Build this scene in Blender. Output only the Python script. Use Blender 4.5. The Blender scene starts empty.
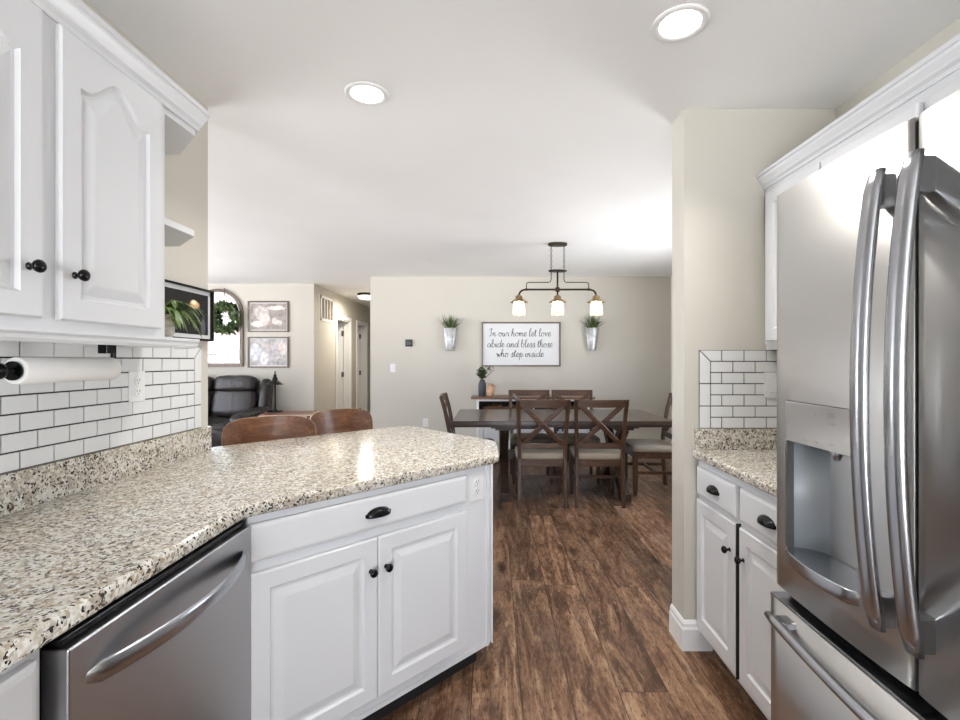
import bpy, bmesh, math, random
from mathutils import Vector, Matrix, noise
random.seed(7)
PI = math.pi
SC = bpy.context.scene
C = SC.collection

# ------------------------------------------------------------------ camera, world, light, exposure
cam_d = bpy.data.cameras.new('camera'); cam = bpy.data.objects.new('camera', cam_d); C.objects.link(cam)
cam_d.sensor_width = 36; cam_d.lens = 36 * 478 / 960; cam_d.shift_x = -12 / 960
cam.location = (0, 0, 1.32); cam.rotation_euler = (PI / 2, 0, 0); cam_d.clip_start = 0.02
SC.camera = cam
vs = SC.view_settings
vs.view_transform = 'Standard'; vs.look = 'None'; vs.gamma = 1; vs.use_curve_mapping = False
vs.exposure = 0.72
try:
    SC.cycles.max_bounces = 10; SC.cycles.diffuse_bounces = 6; SC.cycles.glossy_bounces = 4
    SC.cycles.sample_clamp_indirect = 6
except Exception: pass
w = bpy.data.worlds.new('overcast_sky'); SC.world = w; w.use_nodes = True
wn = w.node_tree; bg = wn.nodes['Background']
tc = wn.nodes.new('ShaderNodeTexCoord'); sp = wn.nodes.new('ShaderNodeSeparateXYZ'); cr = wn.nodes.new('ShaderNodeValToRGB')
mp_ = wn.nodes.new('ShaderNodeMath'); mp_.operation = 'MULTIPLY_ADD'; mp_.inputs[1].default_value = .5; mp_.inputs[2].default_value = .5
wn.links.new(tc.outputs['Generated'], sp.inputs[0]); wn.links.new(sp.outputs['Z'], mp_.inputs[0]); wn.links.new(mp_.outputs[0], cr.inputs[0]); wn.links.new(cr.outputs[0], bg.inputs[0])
cr.color_ramp.elements[0].position = 0.47; cr.color_ramp.elements[0].color = (.95, .97, 1, 1)   # added fill: below the horizon brighter than the sky, to lift the ceilings
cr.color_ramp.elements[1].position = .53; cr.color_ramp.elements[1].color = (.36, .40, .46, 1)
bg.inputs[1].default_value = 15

def area(name, loc, rot, sx, sy, power=0, col=(1, 1, 1), portal=False, spread=None):
    l = bpy.data.lights.new(name, 'AREA'); l.shape = 'RECTANGLE'; l.size = sx; l.size_y = sy
    l.energy = power; l.color = col
    if spread: l.spread = spread
    if portal: l.cycles.is_portal = True
    o = bpy.data.objects.new(name, l); C.objects.link(o); o.location = loc; o.rotation_euler = rot
    return o
# openings: living left wall, living front wall, kitchen front wall, dining right wall
LWIN = (-5.6, 1.9, 5.9, .6, 2.25)
FWIN = (-5.0, -2.8, .5, 2.25)
KWIN = (-1.15, 1.0, .04, 1.95)
DWIN = (3.4, 4.8, .8, 1.8)
area('portal_living_side', (LWIN[0] - .02, (LWIN[1] + LWIN[2]) / 2, (LWIN[3] + LWIN[4]) / 2), (0, -PI / 2, 0), LWIN[4] - LWIN[3], LWIN[2] - LWIN[1], portal=True)
area('portal_living_front', ((FWIN[0] + FWIN[1]) / 2, -2.12, (FWIN[2] + FWIN[3]) / 2), (PI / 2, 0, 0), FWIN[1] - FWIN[0], FWIN[3] - FWIN[2], portal=True)
area('portal_kitchen', ((KWIN[0] + KWIN[1]) / 2, -3.52, (KWIN[2] + KWIN[3]) / 2), (PI / 2, 0, 0), KWIN[1] - KWIN[0], KWIN[3] - KWIN[2], portal=True)
area('portal_dining', (2.62, (DWIN[0] + DWIN[1]) / 2, (DWIN[2] + DWIN[3]) / 2), (0, PI / 2, 0), DWIN[3] - DWIN[2], DWIN[1] - DWIN[0], portal=True)

# ------------------------------------------------------------------ mesh helpers (all authored in world space)
W = {}

class MB:
    def __init__(s): s.bm = bmesh.new(); s.mi = 0; s.smooth = False
    def _v(s, pts): return [s.bm.verts.new(p) for p in pts]
    def _f(s, vs, sm=None):
        try:
            f = s.bm.faces.new(vs); f.material_index = s.mi; f.smooth = s.smooth if sm is None else sm; return f
        except ValueError: return None
    def box(s, x0, x1, y0, y1, z0, z1, b=0, M=None):
        x0, x1 = min(x0, x1), max(x0, x1); y0, y1 = min(y0, y1), max(y0, y1); z0, z1 = min(z0, z1), max(z0, z1)
        vs = s._v([(x, y, z) for z in (z0, z1) for y in (y0, y1) for x in (x0, x1)])
        idx = [(0, 2, 3, 1), (4, 5, 7, 6), (0, 1, 5, 4), (2, 6, 7, 3), (0, 4, 6, 2), (1, 3, 7, 5)]
        fs = [s._f([vs[i] for i in q], False) for q in idx]
        if b:
            es = list({e for f in fs for e in f.edges})
            r = bmesh.ops.bevel(s.bm, geom=es, offset=b, segments=2, profile=.5, affect='EDGES')
            vs = list({v for f in r['faces'] for v in f.verts})
            # gather whole island
            seen = set(vs); st = list(vs)
            while st:
                v = st.pop()
                for e in v.link_edges:
                    o = e.other_vert(v)
                    if o not in seen: seen.add(o); st.append(o)
            vs = list(seen)
            for v in vs:
                for f in v.link_faces: f.material_index = s.mi
        if M is not None:
            for v in vs: v.co = M @ v.co
        return s
    def rings(s, rings, closed=True, cap0=True, cap1=True, sm=True, loop=False):
        R = [s._v(r) for r in rings]; n = len(R[0])
        pairs = list(zip(R[:-1], R[1:]))
        if loop: pairs.append((R[-1], R[0]))
        for a, b in pairs:
            for i in range(n if closed else n - 1):
                j = (i + 1) % n
                s._f([a[i], a[j], b[j], b[i]], sm)
        if closed and not loop:
            if cap0: s._f(list(reversed(R[0])), False)
            if cap1: s._f(R[-1], False)
        return s
    def tube(s, pts, r, n=8, cap=True):
        pts = [Vector(p) for p in pts]
        rr = r if isinstance(r, (list, tuple)) else [r] * len(pts)
        rings = []; prev = None
        for i, p in enumerate(pts):
            d = (pts[min(i + 1, len(pts) - 1)] - pts[max(i - 1, 0)]).normalized()
            if prev is None:
                a = Vector((0, 0, 1)) if abs(d.z) < .9 else Vector((1, 0, 0))
                u = d.cross(a).normalized()
            else:
                u = (prev - d * prev.dot(d)).normalized()
            prev = u; v = d.cross(u)
            rings.append([p + (u * math.cos(2 * PI * k / n) + v * math.sin(2 * PI * k / n)) * rr[i] for k in range(n)])
        return s.rings(rings, cap0=cap, cap1=cap)
    def bar(s, p0, p1, w, h, up=(0, 0, 1), b=0):
        p0 = Vector(p0); p1 = Vector(p1); d = p1 - p0; L = d.length; d.normalize()
        up = Vector(up); sd = d.cross(up).normalized(); u = sd.cross(d)
        M = Matrix((( d.x, sd.x, u.x, p0.x), (d.y, sd.y, u.y, p0.y), (d.z, sd.z, u.z, p0.z), (0, 0, 0, 1)))
        return s.box(0, L, -w / 2, w / 2, -h / 2, h / 2, b, M)
    def strap(s, pts, wd, th, side):
        # rectangular section (wd along 'side', th across) following pts
        pts = [Vector(p) for p in pts]; side = Vector(side).normalized(); rings = []
        for i, p in enumerate(pts):
            d = (pts[min(i + 1, len(pts) - 1)] - pts[max(i - 1, 0)]).normalized()
            n = d.cross(side).normalized()
            ww = wd[i] if isinstance(wd, (list, tuple)) else wd
            a = side * ww / 2; c = n * th / 2; k = .72
            rings.append([p - a * k - c, p + a * k - c, p + a - c * .3, p + a + c * .3, p + a * k + c, p - a * k + c, p - a + c * .3, p - a - c * .3])
        return s.rings(rings, sm=False)
    def lathe(s, prof, o=(0, 0, 0), axis=(0, 0, 1), n=24, cap=True):
        o = Vector(o); ax = Vector(axis).normalized(); a = Vector((1, 0, 0)) if abs(ax.x) < .9 else Vector((0, 1, 0))
        u = ax.cross(a).normalized(); v = ax.cross(u)
        rings = [[o + ax * h + (u * math.cos(2 * PI * k / n) + v * math.sin(2 * PI * k / n)) * max(r, 1e-5) for k in range(n)] for r, h in prof]
        return s.rings(rings, cap0=cap, cap1=cap)
    def prism(s, poly, z0, z1, b=0):
        n = len(poly)
        if not b:
            return s.rings([[(x, y, z0) for x, y in poly], [(x, y, z1) for x, y in poly]], sm=False)
        def ins(d):
            out = []
            for i in range(n):
                p = Vector(poly[i]); a = (p - Vector(poly[i - 1])).normalized(); c = (Vector(poly[(i + 1) % n]) - p).normalized()
                na = Vector((-a.y, a.x)); nc = Vector((-c.y, c.x)); m = (na + nc)
                m = m / max(m.dot(na), .3)
                out.append(p + m * d)
            return out
        area2 = sum(poly[i - 1][0] * poly[i][1] - poly[i][0] * poly[i - 1][1] for i in range(n))
        sg = 1 if area2 > 0 else -1
        R = []
        for dd, z in ((b, z0), (b * .3, z0 + b * .3), (0, z0 + b), (0, z1 - b), (b * .3, z1 - b * .3), (b, z1)):
            R.append([(q.x, q.y, z) for q in ins(dd * sg)])
        return s.rings(R, sm=True)
    def sweep(s, path, prof, side=1, z=0):
        # horizontal path [(x,y)], closed profile [(out,up)], mitred
        n = len(path); P = [Vector(p) for p in path]; rings = []
        for i in range(n):
            if i == 0: d0 = d1 = (P[1] - P[0]).normalized()
            elif i == n - 1: d0 = d1 = (P[-1] - P[-2]).normalized()
            else: d0 = (P[i] - P[i - 1]).normalized(); d1 = (P[i + 1] - P[i]).normalized()
            n0 = Vector((d0.y, -d0.x)) * side; n1 = Vector((d1.y, -d1.x)) * side
            m = (n0 + n1); m = m / m.dot(n0)
            rings.append([(P[i].x + m.x * o, P[i].y + m.y * o, z + u) for o, u in prof])
        return s.rings(rings, sm=False)
    def pillow(s, c, d, M=None, e=.35, nu=28, nv=14):
        def sp(a, p): return math.copysign(abs(a) ** p, a)
        rings = []
        for j in range(nv + 1):
            ph = -PI / 2 + PI * j / nv
            ring = []
            for i in range(nu):
                th = 2 * PI * i / nu
                p = Vector((sp(math.cos(ph), e) * sp(math.cos(th), e) * d[0] / 2, sp(math.cos(ph), e) * sp(math.sin(th), e) * d[1] / 2, sp(math.sin(ph), e) * d[2] / 2))
                if j in (0, nv): p.x *= .001; p.y *= .001
                if M is not None: p = M @ p
                ring.append(p + Vector(c))
            rings.append(ring)
        return s.rings(rings)
    def leaf(s, p, d, L, wd, droop=0.3, roll=None, seg=4):
        p = Vector(p); d = Vector(d).normalized(); up = Vector((0, 0, 1))
        if roll is None: roll = random.uniform(-.6, .6)
        sd = d.cross(up)
        if sd.length < .05: sd = Vector((1, 0, 0))
        sd.normalize(); sd = Matrix.Rotation(roll, 3, d) @ sd
        l = []; r = []
        for i in range(seg + 1):
            t = i / seg; q = p + d * L * t - up * droop * L * t * t
            ww = wd * (math.sin(PI * min(t * .92 + .08, 1)) ** .7) / 2 + .0004
            l.append(q - sd * ww); r.append(q + sd * ww)
        a = s._v(l); b = s._v(r)
        for i in range(seg): s._f([a[i], b[i], b[i + 1], a[i + 1]], True)
        return s
    def xf(s, M):
        for v in s.bm.verts: v.co = M @ v.co
        return s
    def count(s): return len(s.bm.verts)

def obj(name, mb, mat, parent=None, label=None, flip=False, recalc=True):
    me = bpy.data.meshes.new(name)
    if recalc: bmesh.ops.recalc_face_normals(mb.bm, faces=mb.bm.faces[:])
    if parent is not None:
        mw = W[parent.name]
    else:
        xs = [v.co for v in mb.bm.verts]
        mn = [min(c[i] for c in xs) for i in range(3)]; mx = [max(c[i] for c in xs) for i in range(3)]
        mw = Matrix.Translation(((mn[0] + mx[0]) / 2, (mn[1] + mx[1]) / 2, mn[2]))
    inv = mw.inverted()
    for v in mb.bm.verts: v.co = inv @ v.co
    mb.bm.to_mesh(me); mb.bm.free()
    for m in (mat if isinstance(mat, (list, tuple)) else [mat]): me.materials.append(m)
    o = bpy.data.objects.new(name, me); C.objects.link(o)
    if parent is not None: o.parent = parent; W[o.name] = mw.copy()
    else: o.matrix_world = mw; o.location = mw.translation; W[o.name] = mw
    if label: o['label'] = label
    return o
def tag(o, label, cat, group=None, kind=None):
    o['label'] = label; o['category'] = cat
    if group: o['group'] = group
    if kind: o['kind'] = kind
    return o
def thing(name, label, cat, loc=(0, 0, 0), rz=0, group=None):
    o = bpy.data.objects.new(name, None); C.objects.link(o); o.empty_display_size = .05
    o.location = loc; o.rotation_euler = (0, 0, rz)
    W[o.name] = Matrix.Translation(loc) @ Matrix.Rotation(rz, 4, 'Z')
    return tag(o, label, cat, group)
def struct(name, mb, mat, parent=None):
    o = obj(name, mb, mat, parent)
    if parent is None: o['kind'] = 'structure'
    return o
def copy_tree(o, parent=None):
    c = o.copy(); C.objects.link(c)
    if parent is not None: c.parent = parent
    for ch in [x for x in bpy.data.objects if x.parent == o]: copy_tree(ch, c)
    return c
def frame(O, u, n):
    u = Vector(u).normalized(); n = Vector(n).normalized(); O = Vector(O)
    return Matrix(((u.x, n.x, 0, O.x), (u.y, n.y, 0, O.y), (u.z, n.z, 1, O.z), (0, 0, 0, 1)))

# ------------------------------------------------------------------ materials
def mat(name, col=(.8, .8, .8), rough=.5, metal=0, spec=.5, emit=None, es=0, coat=0, aniso=0):
    m = bpy.data.materials.new(name); m.use_nodes = True; b = m.node_tree.nodes['Principled BSDF']
    b.inputs['Base Color'].default_value = (*col, 1); b.inputs['Roughness'].default_value = rough
    b.inputs['Metallic'].default_value = metal; b.inputs['Specular IOR Level'].default_value = spec
    if coat: b.inputs['Coat Weight'].default_value = coat; b.inputs['Coat Roughness'].default_value = .08
    if aniso: b.inputs['Anisotropic'].default_value = aniso
    if emit: b.inputs['Emission Color'].default_value = (*emit, 1); b.inputs['Emission Strength'].default_value = es
    return m
class NT:
    def __init__(s, m): s.t = m.node_tree; s.b = s.t.nodes['Principled BSDF']
    def n(s, ty, ins=None, **kw):
        nd = s.t.nodes.new('ShaderNode' + ty)
        for k, v in kw.items(): setattr(nd, k, v)
        for k, v in (ins or {}).items():
            if hasattr(v, 'is_output') or isinstance(v, bpy.types.NodeSocket): s.t.links.new(v, nd.inputs[k])
            else: nd.inputs[k].default_value = v
        return nd
    def l(s, a, b): s.t.links.new(a, b)
    def ramp(s, fac, stops, interp='LINEAR'):
        r = s.n('ValToRGB', {'Fac': fac}); cr = r.color_ramp; cr.interpolation = interp
        while len(cr.elements) < len(stops): cr.elements.new(.5)
        for e, (p, c) in zip(cr.elements, stops):
            e.position = p; e.color = (*c, 1) if len(c) == 3 else c
        return r.outputs[0]
    def mix(s, f, a, b, bt='MIX'):
        m = s.n('MixRGB', {'Fac': f, 'Color1': a, 'Color2': b}, blend_type=bt); return m.outputs[0]
    def math(s, op, a, b=0): return s.n('Math', {0: a, 1: b}, operation=op).outputs[0]
    def coord(s, scale=(1, 1, 1), kind='Object', loc=(0, 0, 0)):
        t = s.n('TexCoord'); m = s.n('Mapping', {'Vector': t.outputs[kind], 'Scale': scale, 'Location': loc}); return m.outputs[0]
    def bump(s, h, st=.2, dist=.01):
        b = s.n('Bump', {'Height': h, 'Strength': st, 'Distance': dist}); s.l(b.outputs[0], s.b.inputs['Normal'])
def paint(name, col, rough=.6, bs=90, bst=.08, spec=.4):
    m = mat(name, col, rough, spec=spec); t = NT(m)
    nz = t.n('TexNoise', {'Vector': t.coord(), 'Scale': bs, 'Detail': 3}); t.bump(nz.outputs[0], bst, .002)
    n2 = t.n('TexNoise', {'Vector': t.coord(), 'Scale': 1.3, 'Detail': 2})
    c2 = tuple(c * .96 for c in col)
    t.l(t.ramp(n2.outputs[0], [(.3, c2), (.7, col)]), t.b.inputs['Base Color'])
    return m
M_wall = paint('greige_wall_paint', (.555, .528, .47), .7)
M_ceil = paint('ceiling_paint', (.88, .878, .87), .8, bs=60, bst=.15)
M_trim = paint('white_trim_paint', (.82, .82, .81), .4, bst=.02)
M_cab = paint('white_cabinet_paint', (.68, .69, .71), .32, bs=40, bst=.02)
M_cabin = mat('cabinet_interior', (.7, .7, .7), .6)
M_black = mat('black_metal', (.010, .010, .011), .18, .6)
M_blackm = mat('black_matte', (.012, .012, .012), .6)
M_darkbronze = mat('dark_bronze', (.045, .032, .022), .4, .8)
M_pl = mat('white_plastic', (.72, .72, .72), .35)
M_slot = mat('dark_slot', (.03, .03, .03), .6)
M_bed = mat('bed_reference_white', (.8, .8, .8), .9)

def wood(name, c0, c1, c2, axis='X', scale=1.0, rough=.4, coat=.2, bump=.15):
    m = mat(name, c1, rough, coat=coat); t = NT(m)
    sc = {'X': (1.2, 14, 14), 'Y': (14, 1.2, 14), 'Z': (14, 14, 1.2)}[axis]
    co = t.coord(tuple(a * scale for a in sc))
    n1 = t.n('TexNoise', {'Vector': co, 'Scale': 2.2, 'Detail': 7, 'Roughness': .65, 'Distortion': .7})
    n2 = t.n('TexNoise', {'Vector': co, 'Scale': 9, 'Detail': 4, 'Roughness': .7})
    c = t.ramp(n1.outputs[0], [(.28, c0), (.5, c1), (.72, c2)])
    f = t.ramp(n2.outputs[0], [(.42, (0, 0, 0)), (.6, (.5, .5, .5))])
    t.l(t.mix(f, c, (*c0, 1)), t.b.inputs['Base Color'])
    t.bump(n2.outputs[0], bump, .002)
    return m
M_dwood = wood('dark_walnut_table_wood', (.016, .008, .005), (.042, .021, .012), (.08, .044, .026), 'X')
M_dtop = wood('dark_table_top_wood', (.022, .014, .010), (.058, .037, .026), (.10, .066, .048), 'X', rough=.3, coat=.3)
M_cwood = wood('chair_walnut_wood', (.023, .010, .005), (.062, .026, .011), (.115, .052, .024), 'Z', coat=.25)
M_cwood2 = wood('chair_rail_wood', (.028, .011, .005), (.075, .029, .012), (.145, .062, .026), 'X', coat=.25)
M_swood = wood('bent_walnut_veneer', (.075, .026, .010), (.17, .067, .026), (.30, .14, .062), 'X', scale=.8, rough=.42, coat=.1)
M_sideW = wood('sideboard_top_wood', (.10, .04, .02), (.20, .085, .04), (.30, .14, .07), 'X')
M_redwood = wood('end_table_wood', (.08, .025, .015), (.17, .06, .035), (.24, .10, .06), 'X')
M_ply = mat('pale_veneer_edge', (.55, .43, .32), .5)
M_framew = wood('brown_frame_wood', (.07, .045, .03), (.14, .10, .07), (.22, .16, .12), 'Z')

def floor_mat():
    m = mat('wood_plank_floor', (.2, .12, .08), .36, spec=.3); t = NT(m)
    g = t.n('TexCoord').outputs['Object']; s = t.n('SeparateXYZ', {0: g})
    X = t.math('ADD', s.outputs[0], 20.03); Y = t.math('ADD', s.outputs[1], 20)
    PW, PL = .195, 1.25
    row = t.math('FLOOR', t.math('DIVIDE', X, PW)); fx = t.math('FRACT', t.math('DIVIDE', X, PW))
    off = t.n('TexWhiteNoise', {'W': row}, noise_dimensions='1D').outputs[0]
    yy = t.math('ADD', t.math('DIVIDE', Y, PL), off); idx = t.math('FLOOR', yy); fy = t.math('FRACT', yy)
    cid = t.n('CombineXYZ', {0: row, 1: idx}).outputs[0]
    wn = t.n('TexWhiteNoise', {'Vector': cid}, noise_dimensions='3D'); h = wn.outputs[0]; hc = wn.outputs[1]
    sh = t.n('VectorMath', {0: hc, 1: (31, 47, 19)}, operation='MULTIPLY').outputs[0]
    base = t.n('VectorMath', {0: g, 1: sh}, operation='ADD').outputs[0]
    gr = t.n('Mapping', {'Vector': base, 'Scale': (7, 1.0, 1)}).outputs[0]
    n1 = t.n('TexNoise', {'Vector': gr, 'Scale': 1.5, 'Detail': 8, 'Roughness': .70, 'Distortion': 1.5}).outputs[0]
    gr2 = t.n('Mapping', {'Vector': base, 'Scale': (26, 4.0, 1)}).outputs[0]
    n2 = t.n('TexNoise', {'Vector': gr2, 'Scale': 1.6, 'Detail': 5, 'Roughness': .7}).outputs[0]
    gr3 = t.n('Mapping', {'Vector': base, 'Scale': (5, 1.6, 1)}).outputs[0]
    n3 = t.n('TexNoise', {'Vector': gr3, 'Scale': 1.4, 'Detail': 3}).outputs[0]
    c = t.ramp(n1, [(.30, (.028, .014, .009)), (.42, (.092, .050, .031)), (.54, (.195, .115, .075)), (.68, (.36, .25, .165))])
    c = t.mix(t.ramp(n2, [(.36, (.7, .7, .7)), (.50, (0, 0, 0))]), c, (.045, .025, .017, 1))
    c = t.mix(t.ramp(n3, [(.55, (0, 0, 0)), (.75, (.35, .35, .35))]), c, (.30, .22, .17, 1))
    # saw marks across the boards
    sm = t.n('Mapping', {'Vector': base, 'Scale': (2.5, 130, 1)}).outputs[0]
    n5 = t.n('TexNoise', {'Vector': sm, 'Scale': 1, 'Detail': 1}).outputs[0]
    smf = t.math('MULTIPLY', t.ramp(n5, [(.5, (0, 0, 0)), (.7, (.35, .35, .35))]), t.ramp(n3, [(.4, (0, 0, 0)), (.6, (1, 1, 1))]))
    c = t.mix(smf, c, (.07, .04, .028, 1))
    fl = t.n('TexNoise', {'Vector': t.n('Mapping', {'Vector': base, 'Scale': (115, 24, 1)}).outputs[0], 'Scale': 1, 'Detail': 3, 'Roughness': .7}).outputs[0]
    c = t.mix(t.ramp(fl, [(.36, (.85, .85, .85)), (.43, (0, 0, 0))]), c, (.05, .026, .016, 1))
    c = t.mix(t.ramp(fl, [(.57, (0, 0, 0)), (.66, (.4, .4, .4))]), c, (.36, .27, .20, 1))
    # knots
    kv = t.n('Mapping', {'Vector': base, 'Scale': (5, 1.7, 1)}).outputs[0]
    vo = t.n('TexVoronoi', {'Vector': kv, 'Scale': 1.0}).outputs['Distance']
    c = t.mix(t.ramp(vo, [(.04, (.95, .95, .95)), (.19, (0, 0, 0))]), c, (.018, .009, .006, 1))
    br = t.math('ADD', t.math('MULTIPLY', h, .9), .62)
    c = t.n('HueSaturation', {'Saturation': 1.12, 'Value': 1.0, 'Fac': 1.0, 'Color': c}).outputs[0]
    c = t.mix(1.0, c, t.n('CombineXYZ', {0: br, 1: br, 2: br}).outputs[0], 'MULTIPLY')
    gx = t.math('MINIMUM', fx, t.math('SUBTRACT', 1, fx)); gy = t.math('MULTIPLY', t.math('MINIMUM', fy, t.math('SUBTRACT', 1, fy)), PL / PW)
    gp = t.math('LESS_THAN', t.math('MINIMUM', gx, gy), .010)
    c = t.mix(t.math('MULTIPLY', gp, .8), c, (.018, .010, .007, 1))
    t.l(c, t.b.inputs['Base Color'])
    hgt = t.math('SUBTRACT', t.math('ADD', t.math('MULTIPLY', n2, .5), t.math('MULTIPLY', n1, .3)), gp)
    t.bump(hgt, .25, .002)
    t.l(t.math('ADD', t.math('MULTIPLY', n2, .25), .27), t.b.inputs['Roughness'])
    return m
def granite():
    m = mat('speckled_granite', (.6, .55, .45), .12, spec=.5); t = NT(m); co = t.coord(kind='Object')
    d = t.n('TexNoise', {'Vector': co, 'Scale': 60, 'Detail': 2}).outputs[1]
    co2 = t.n('VectorMath', {0: co, 1: t.n('VectorMath', {0: d, 1: (.012, .012, .012)}, operation='MULTIPLY').outputs[0]}, operation='ADD').outputs[0]
    v1 = t.n('TexVoronoi', {'Vector': co2, 'Scale': 150}); v2 = t.n('TexVoronoi', {'Vector': co2, 'Scale': 230})
    cell = t.n('SeparateColor', {0: v1.outputs['Color']}); cell2 = t.n('SeparateColor', {0: v2.outputs['Color']})
    nb = t.n('TexNoise', {'Vector': co2, 'Scale': 16, 'Detail': 3, 'Roughness': .6}).outputs[0]
    nb2 = t.n('TexNoise', {'Vector': co2, 'Scale': 45, 'Detail': 3, 'Roughness': .6}).outputs[0]
    c = t.ramp(t.math('ADD', t.math('MULTIPLY', cell.outputs[0], .55), t.math('MULTIPLY', nb, .6)),
               [(.22, (.24, .18, .12)), (.36, (.42, .35, .265)), (.50, (.57, .53, .45)), (.75, (.70, .69, .645))])
    c = t.mix(t.ramp(nb2, [(.50, (0, 0, 0)), (.62, (.8, .8, .8))]), c, (.37, .33, .275, 1))
    f1 = t.math('MULTIPLY', t.math('GREATER_THAN', cell.outputs[1], .93), t.math('GREATER_THAN', nb2, .44))
    c = t.mix(f1, c, (.10, .065, .045, 1))
    f2 = t.math('MULTIPLY', t.math('GREATER_THAN', cell2.outputs[2], .86), t.math('GREATER_THAN', nb, .45))
    c = t.mix(f2, c, (.03, .027, .026, 1))
    f3 = t.ramp(t.n('TexNoise', {'Vector': co2, 'Scale': 48, 'Detail': 5, 'Roughness': .8}).outputs[0], [(.60, (0, 0, 0)), (.66, (1, 1, 1))])
    c = t.mix(f3, c, (.045, .036, .030, 1))
    t.l(c, t.b.inputs['Base Color']); return m
def steel(name='brushed_stainless', col=(.50, .495, .485), rough=.36, axis='Y'):
    m = mat(name, col, rough, 1.0); t = NT(m)
    sc = {'Y': (40, 2, 400), 'Z': (40, 400, 2), 'X': (2, 40, 400)}[axis]
    n = t.n('TexNoise', {'Vector': t.coord(sc), 'Scale': 1, 'Detail': 3}).outputs[0]
    t.l(t.math('ADD', t.math('MULTIPLY', n, .04), rough - .02), t.b.inputs['Roughness'])
    return m
M_floor = floor_mat(); M_gran = granite()
M_steel = steel(); M_steelh = mat('handle_stainless', (.42, .43, .455), .24, 1.0)
M_dw = steel('dishwasher_stainless', (.44, .44, .445), .30)
M_panel = mat('silver_control_panel', (.62, .62, .62), .2, .7)
M_recess = mat('dispenser_cavity_grey', (.40, .44, .48), .35, .1)
M_ctext = mat('control_print', (.10, .10, .11), .5)
M_tile = mat('white_glazed_tile', (.72, .725, .73), .12, spec=.5); M_grout = mat('black_grout', (.02, .018, .016), .8)
M_paper = paint('paper_towel', (.84, .83, .81), .9, bs=200, bst=.2)
M_leather = mat('dark_brown_leather', (.016, .012, .012), .30, spec=.4)
_t = NT(M_leather); _t.bump(_t.n('TexNoise', {'Vector': _t.coord(), 'Scale': 14, 'Detail': 4}).outputs[0], .5, .02)
M_seat = paint('beige_seat_fabric', (.33, .28, .22), .85, bs=500, bst=.3)
M_galv = mat('galvanised_metal', (.55, .56, .56), .42, .75)
_t = NT(M_galv); _t.l(_t.ramp(_t.n('TexNoise', {'Vector': _t.coord(), 'Scale': 25, 'Detail': 3}).outputs[0], [(.35, (.36, .37, .37)), (.65, (.50, .51, .51))]), _t.b.inputs['Base Color'])
def leafm(name, a, b, sc=18):
    m = mat(name, a, .5); t = NT(m)
    t.l(t.ramp(t.n('TexNoise', {'Vector': t.coord(), 'Scale': sc, 'Detail': 3}).outputs[0], [(.35, a), (.65, b)]), t.b.inputs['Base Color']); return m
M_leaf = leafm('dark_green_leaf', (.03, .06, .018), (.12, .18, .06)); M_grass = leafm('grass_green', (.03, .06, .014), (.12, .17, .05), 40)
M_spider = leafm('spider_plant_green', (.07, .14, .025), (.19, .29, .07), 30); M_spiderw = leafm('spider_plant_cream', (.5, .55, .28), (.62, .65, .4), 30)
M_olive = leafm('olive_leaf', (.03, .06, .02), (.14, .2, .09), 60)
M_basket = leafm('wicker', (.06, .03, .015), (.22, .11, .06), 60)
M_vase = mat('dark_grey_ceramic', (.045, .05, .058), .5); M_jug = leafm('peach_ceramic', (.55, .33, .2), (.68, .46, .3), 12)
M_jug.node_tree.nodes['Principled BSDF'].inputs['Roughness'].default_value = .3
M_signw = mat('sign_board_white', (.66, .67, .68), .6); M_ink = mat('sign_ink', (.07, .07, .075), .6)
M_hinge = mat('hinge_bronze', (.16, .12, .09), .5)
M_soil = mat('soil', (.04, .025, .015), .9)
def potm():
    m = mat('glazed_plant_pot', (.5, .48, .4), .3); t = NT(m); s = t.n('SeparateXYZ', {0: t.coord((1, 1, 1))})
    n = t.n('TexNoise', {'Vector': t.coord((30, 30, 90)), 'Scale': 1, 'Detail': 4}).outputs[0]
    t.l(t.ramp(n, [(.35, (.30, .27, .2)), (.5, (.52, .5, .42)), (.65, (.62, .6, .52))]), t.b.inputs['Base Color']); return m
M_pot = potm()
def glassm(name, tint=(1, 1, 1), gl=.12):
    m = bpy.data.materials.new(name); m.use_nodes = True; t = m.node_tree; t.nodes.clear()
    o = t.nodes.new('ShaderNodeOutputMaterial'); mx = t.nodes.new('ShaderNodeMixShader'); a = t.nodes.new('ShaderNodeBsdfTransparent'); g = t.nodes.new('ShaderNodeBsdfGlossy')
    a.inputs[0].default_value = (*tint, 1); g.inputs['Roughness'].default_value = .02; mx.inputs[0].default_value = gl
    t.links.new(a.outputs[0], mx.inputs[1]); t.links.new(g.outputs[0], mx.inputs[2]); t.links.new(mx.outputs[0], o.inputs[0]); return m
M_glass = glassm('window_glass', (1, 1, 1), .05); M_pglass = glassm('picture_glass', (1, 1, 1), .06)
M_mirror = mat('mirror_silver', (.92, .93, .93), .01, 1)
def jarm():
    m = bpy.data.materials.new('seeded_glass'); m.use_nodes = True; t = m.node_tree; t.nodes.clear()
    o = t.nodes.new('ShaderNodeOutputMaterial'); mx = t.nodes.new('ShaderNodeMixShader'); a = t.nodes.new('ShaderNodeBsdfTransparent'); g = t.nodes.new('ShaderNodeBsdfTranslucent')
    m2 = t.nodes.new('ShaderNodeMixShader'); gl = t.nodes.new('ShaderNodeBsdfGlossy'); gl.inputs['Roughness'].default_value = .1; m2.inputs[0].default_value = .1
    g.inputs[0].default_value = (1, .95, .86, 1); mx.inputs[0].default_value = .35
    t.links.new(a.outputs[0], mx.inputs[1]); t.links.new(g.outputs[0], mx.inputs[2]); t.links.new(mx.outputs[0], m2.inputs[1]); t.links.new(gl.outputs[0], m2.inputs[2]); t.links.new(m2.outputs[0], o.inputs[0]); return m
M_jar = jarm()
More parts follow.
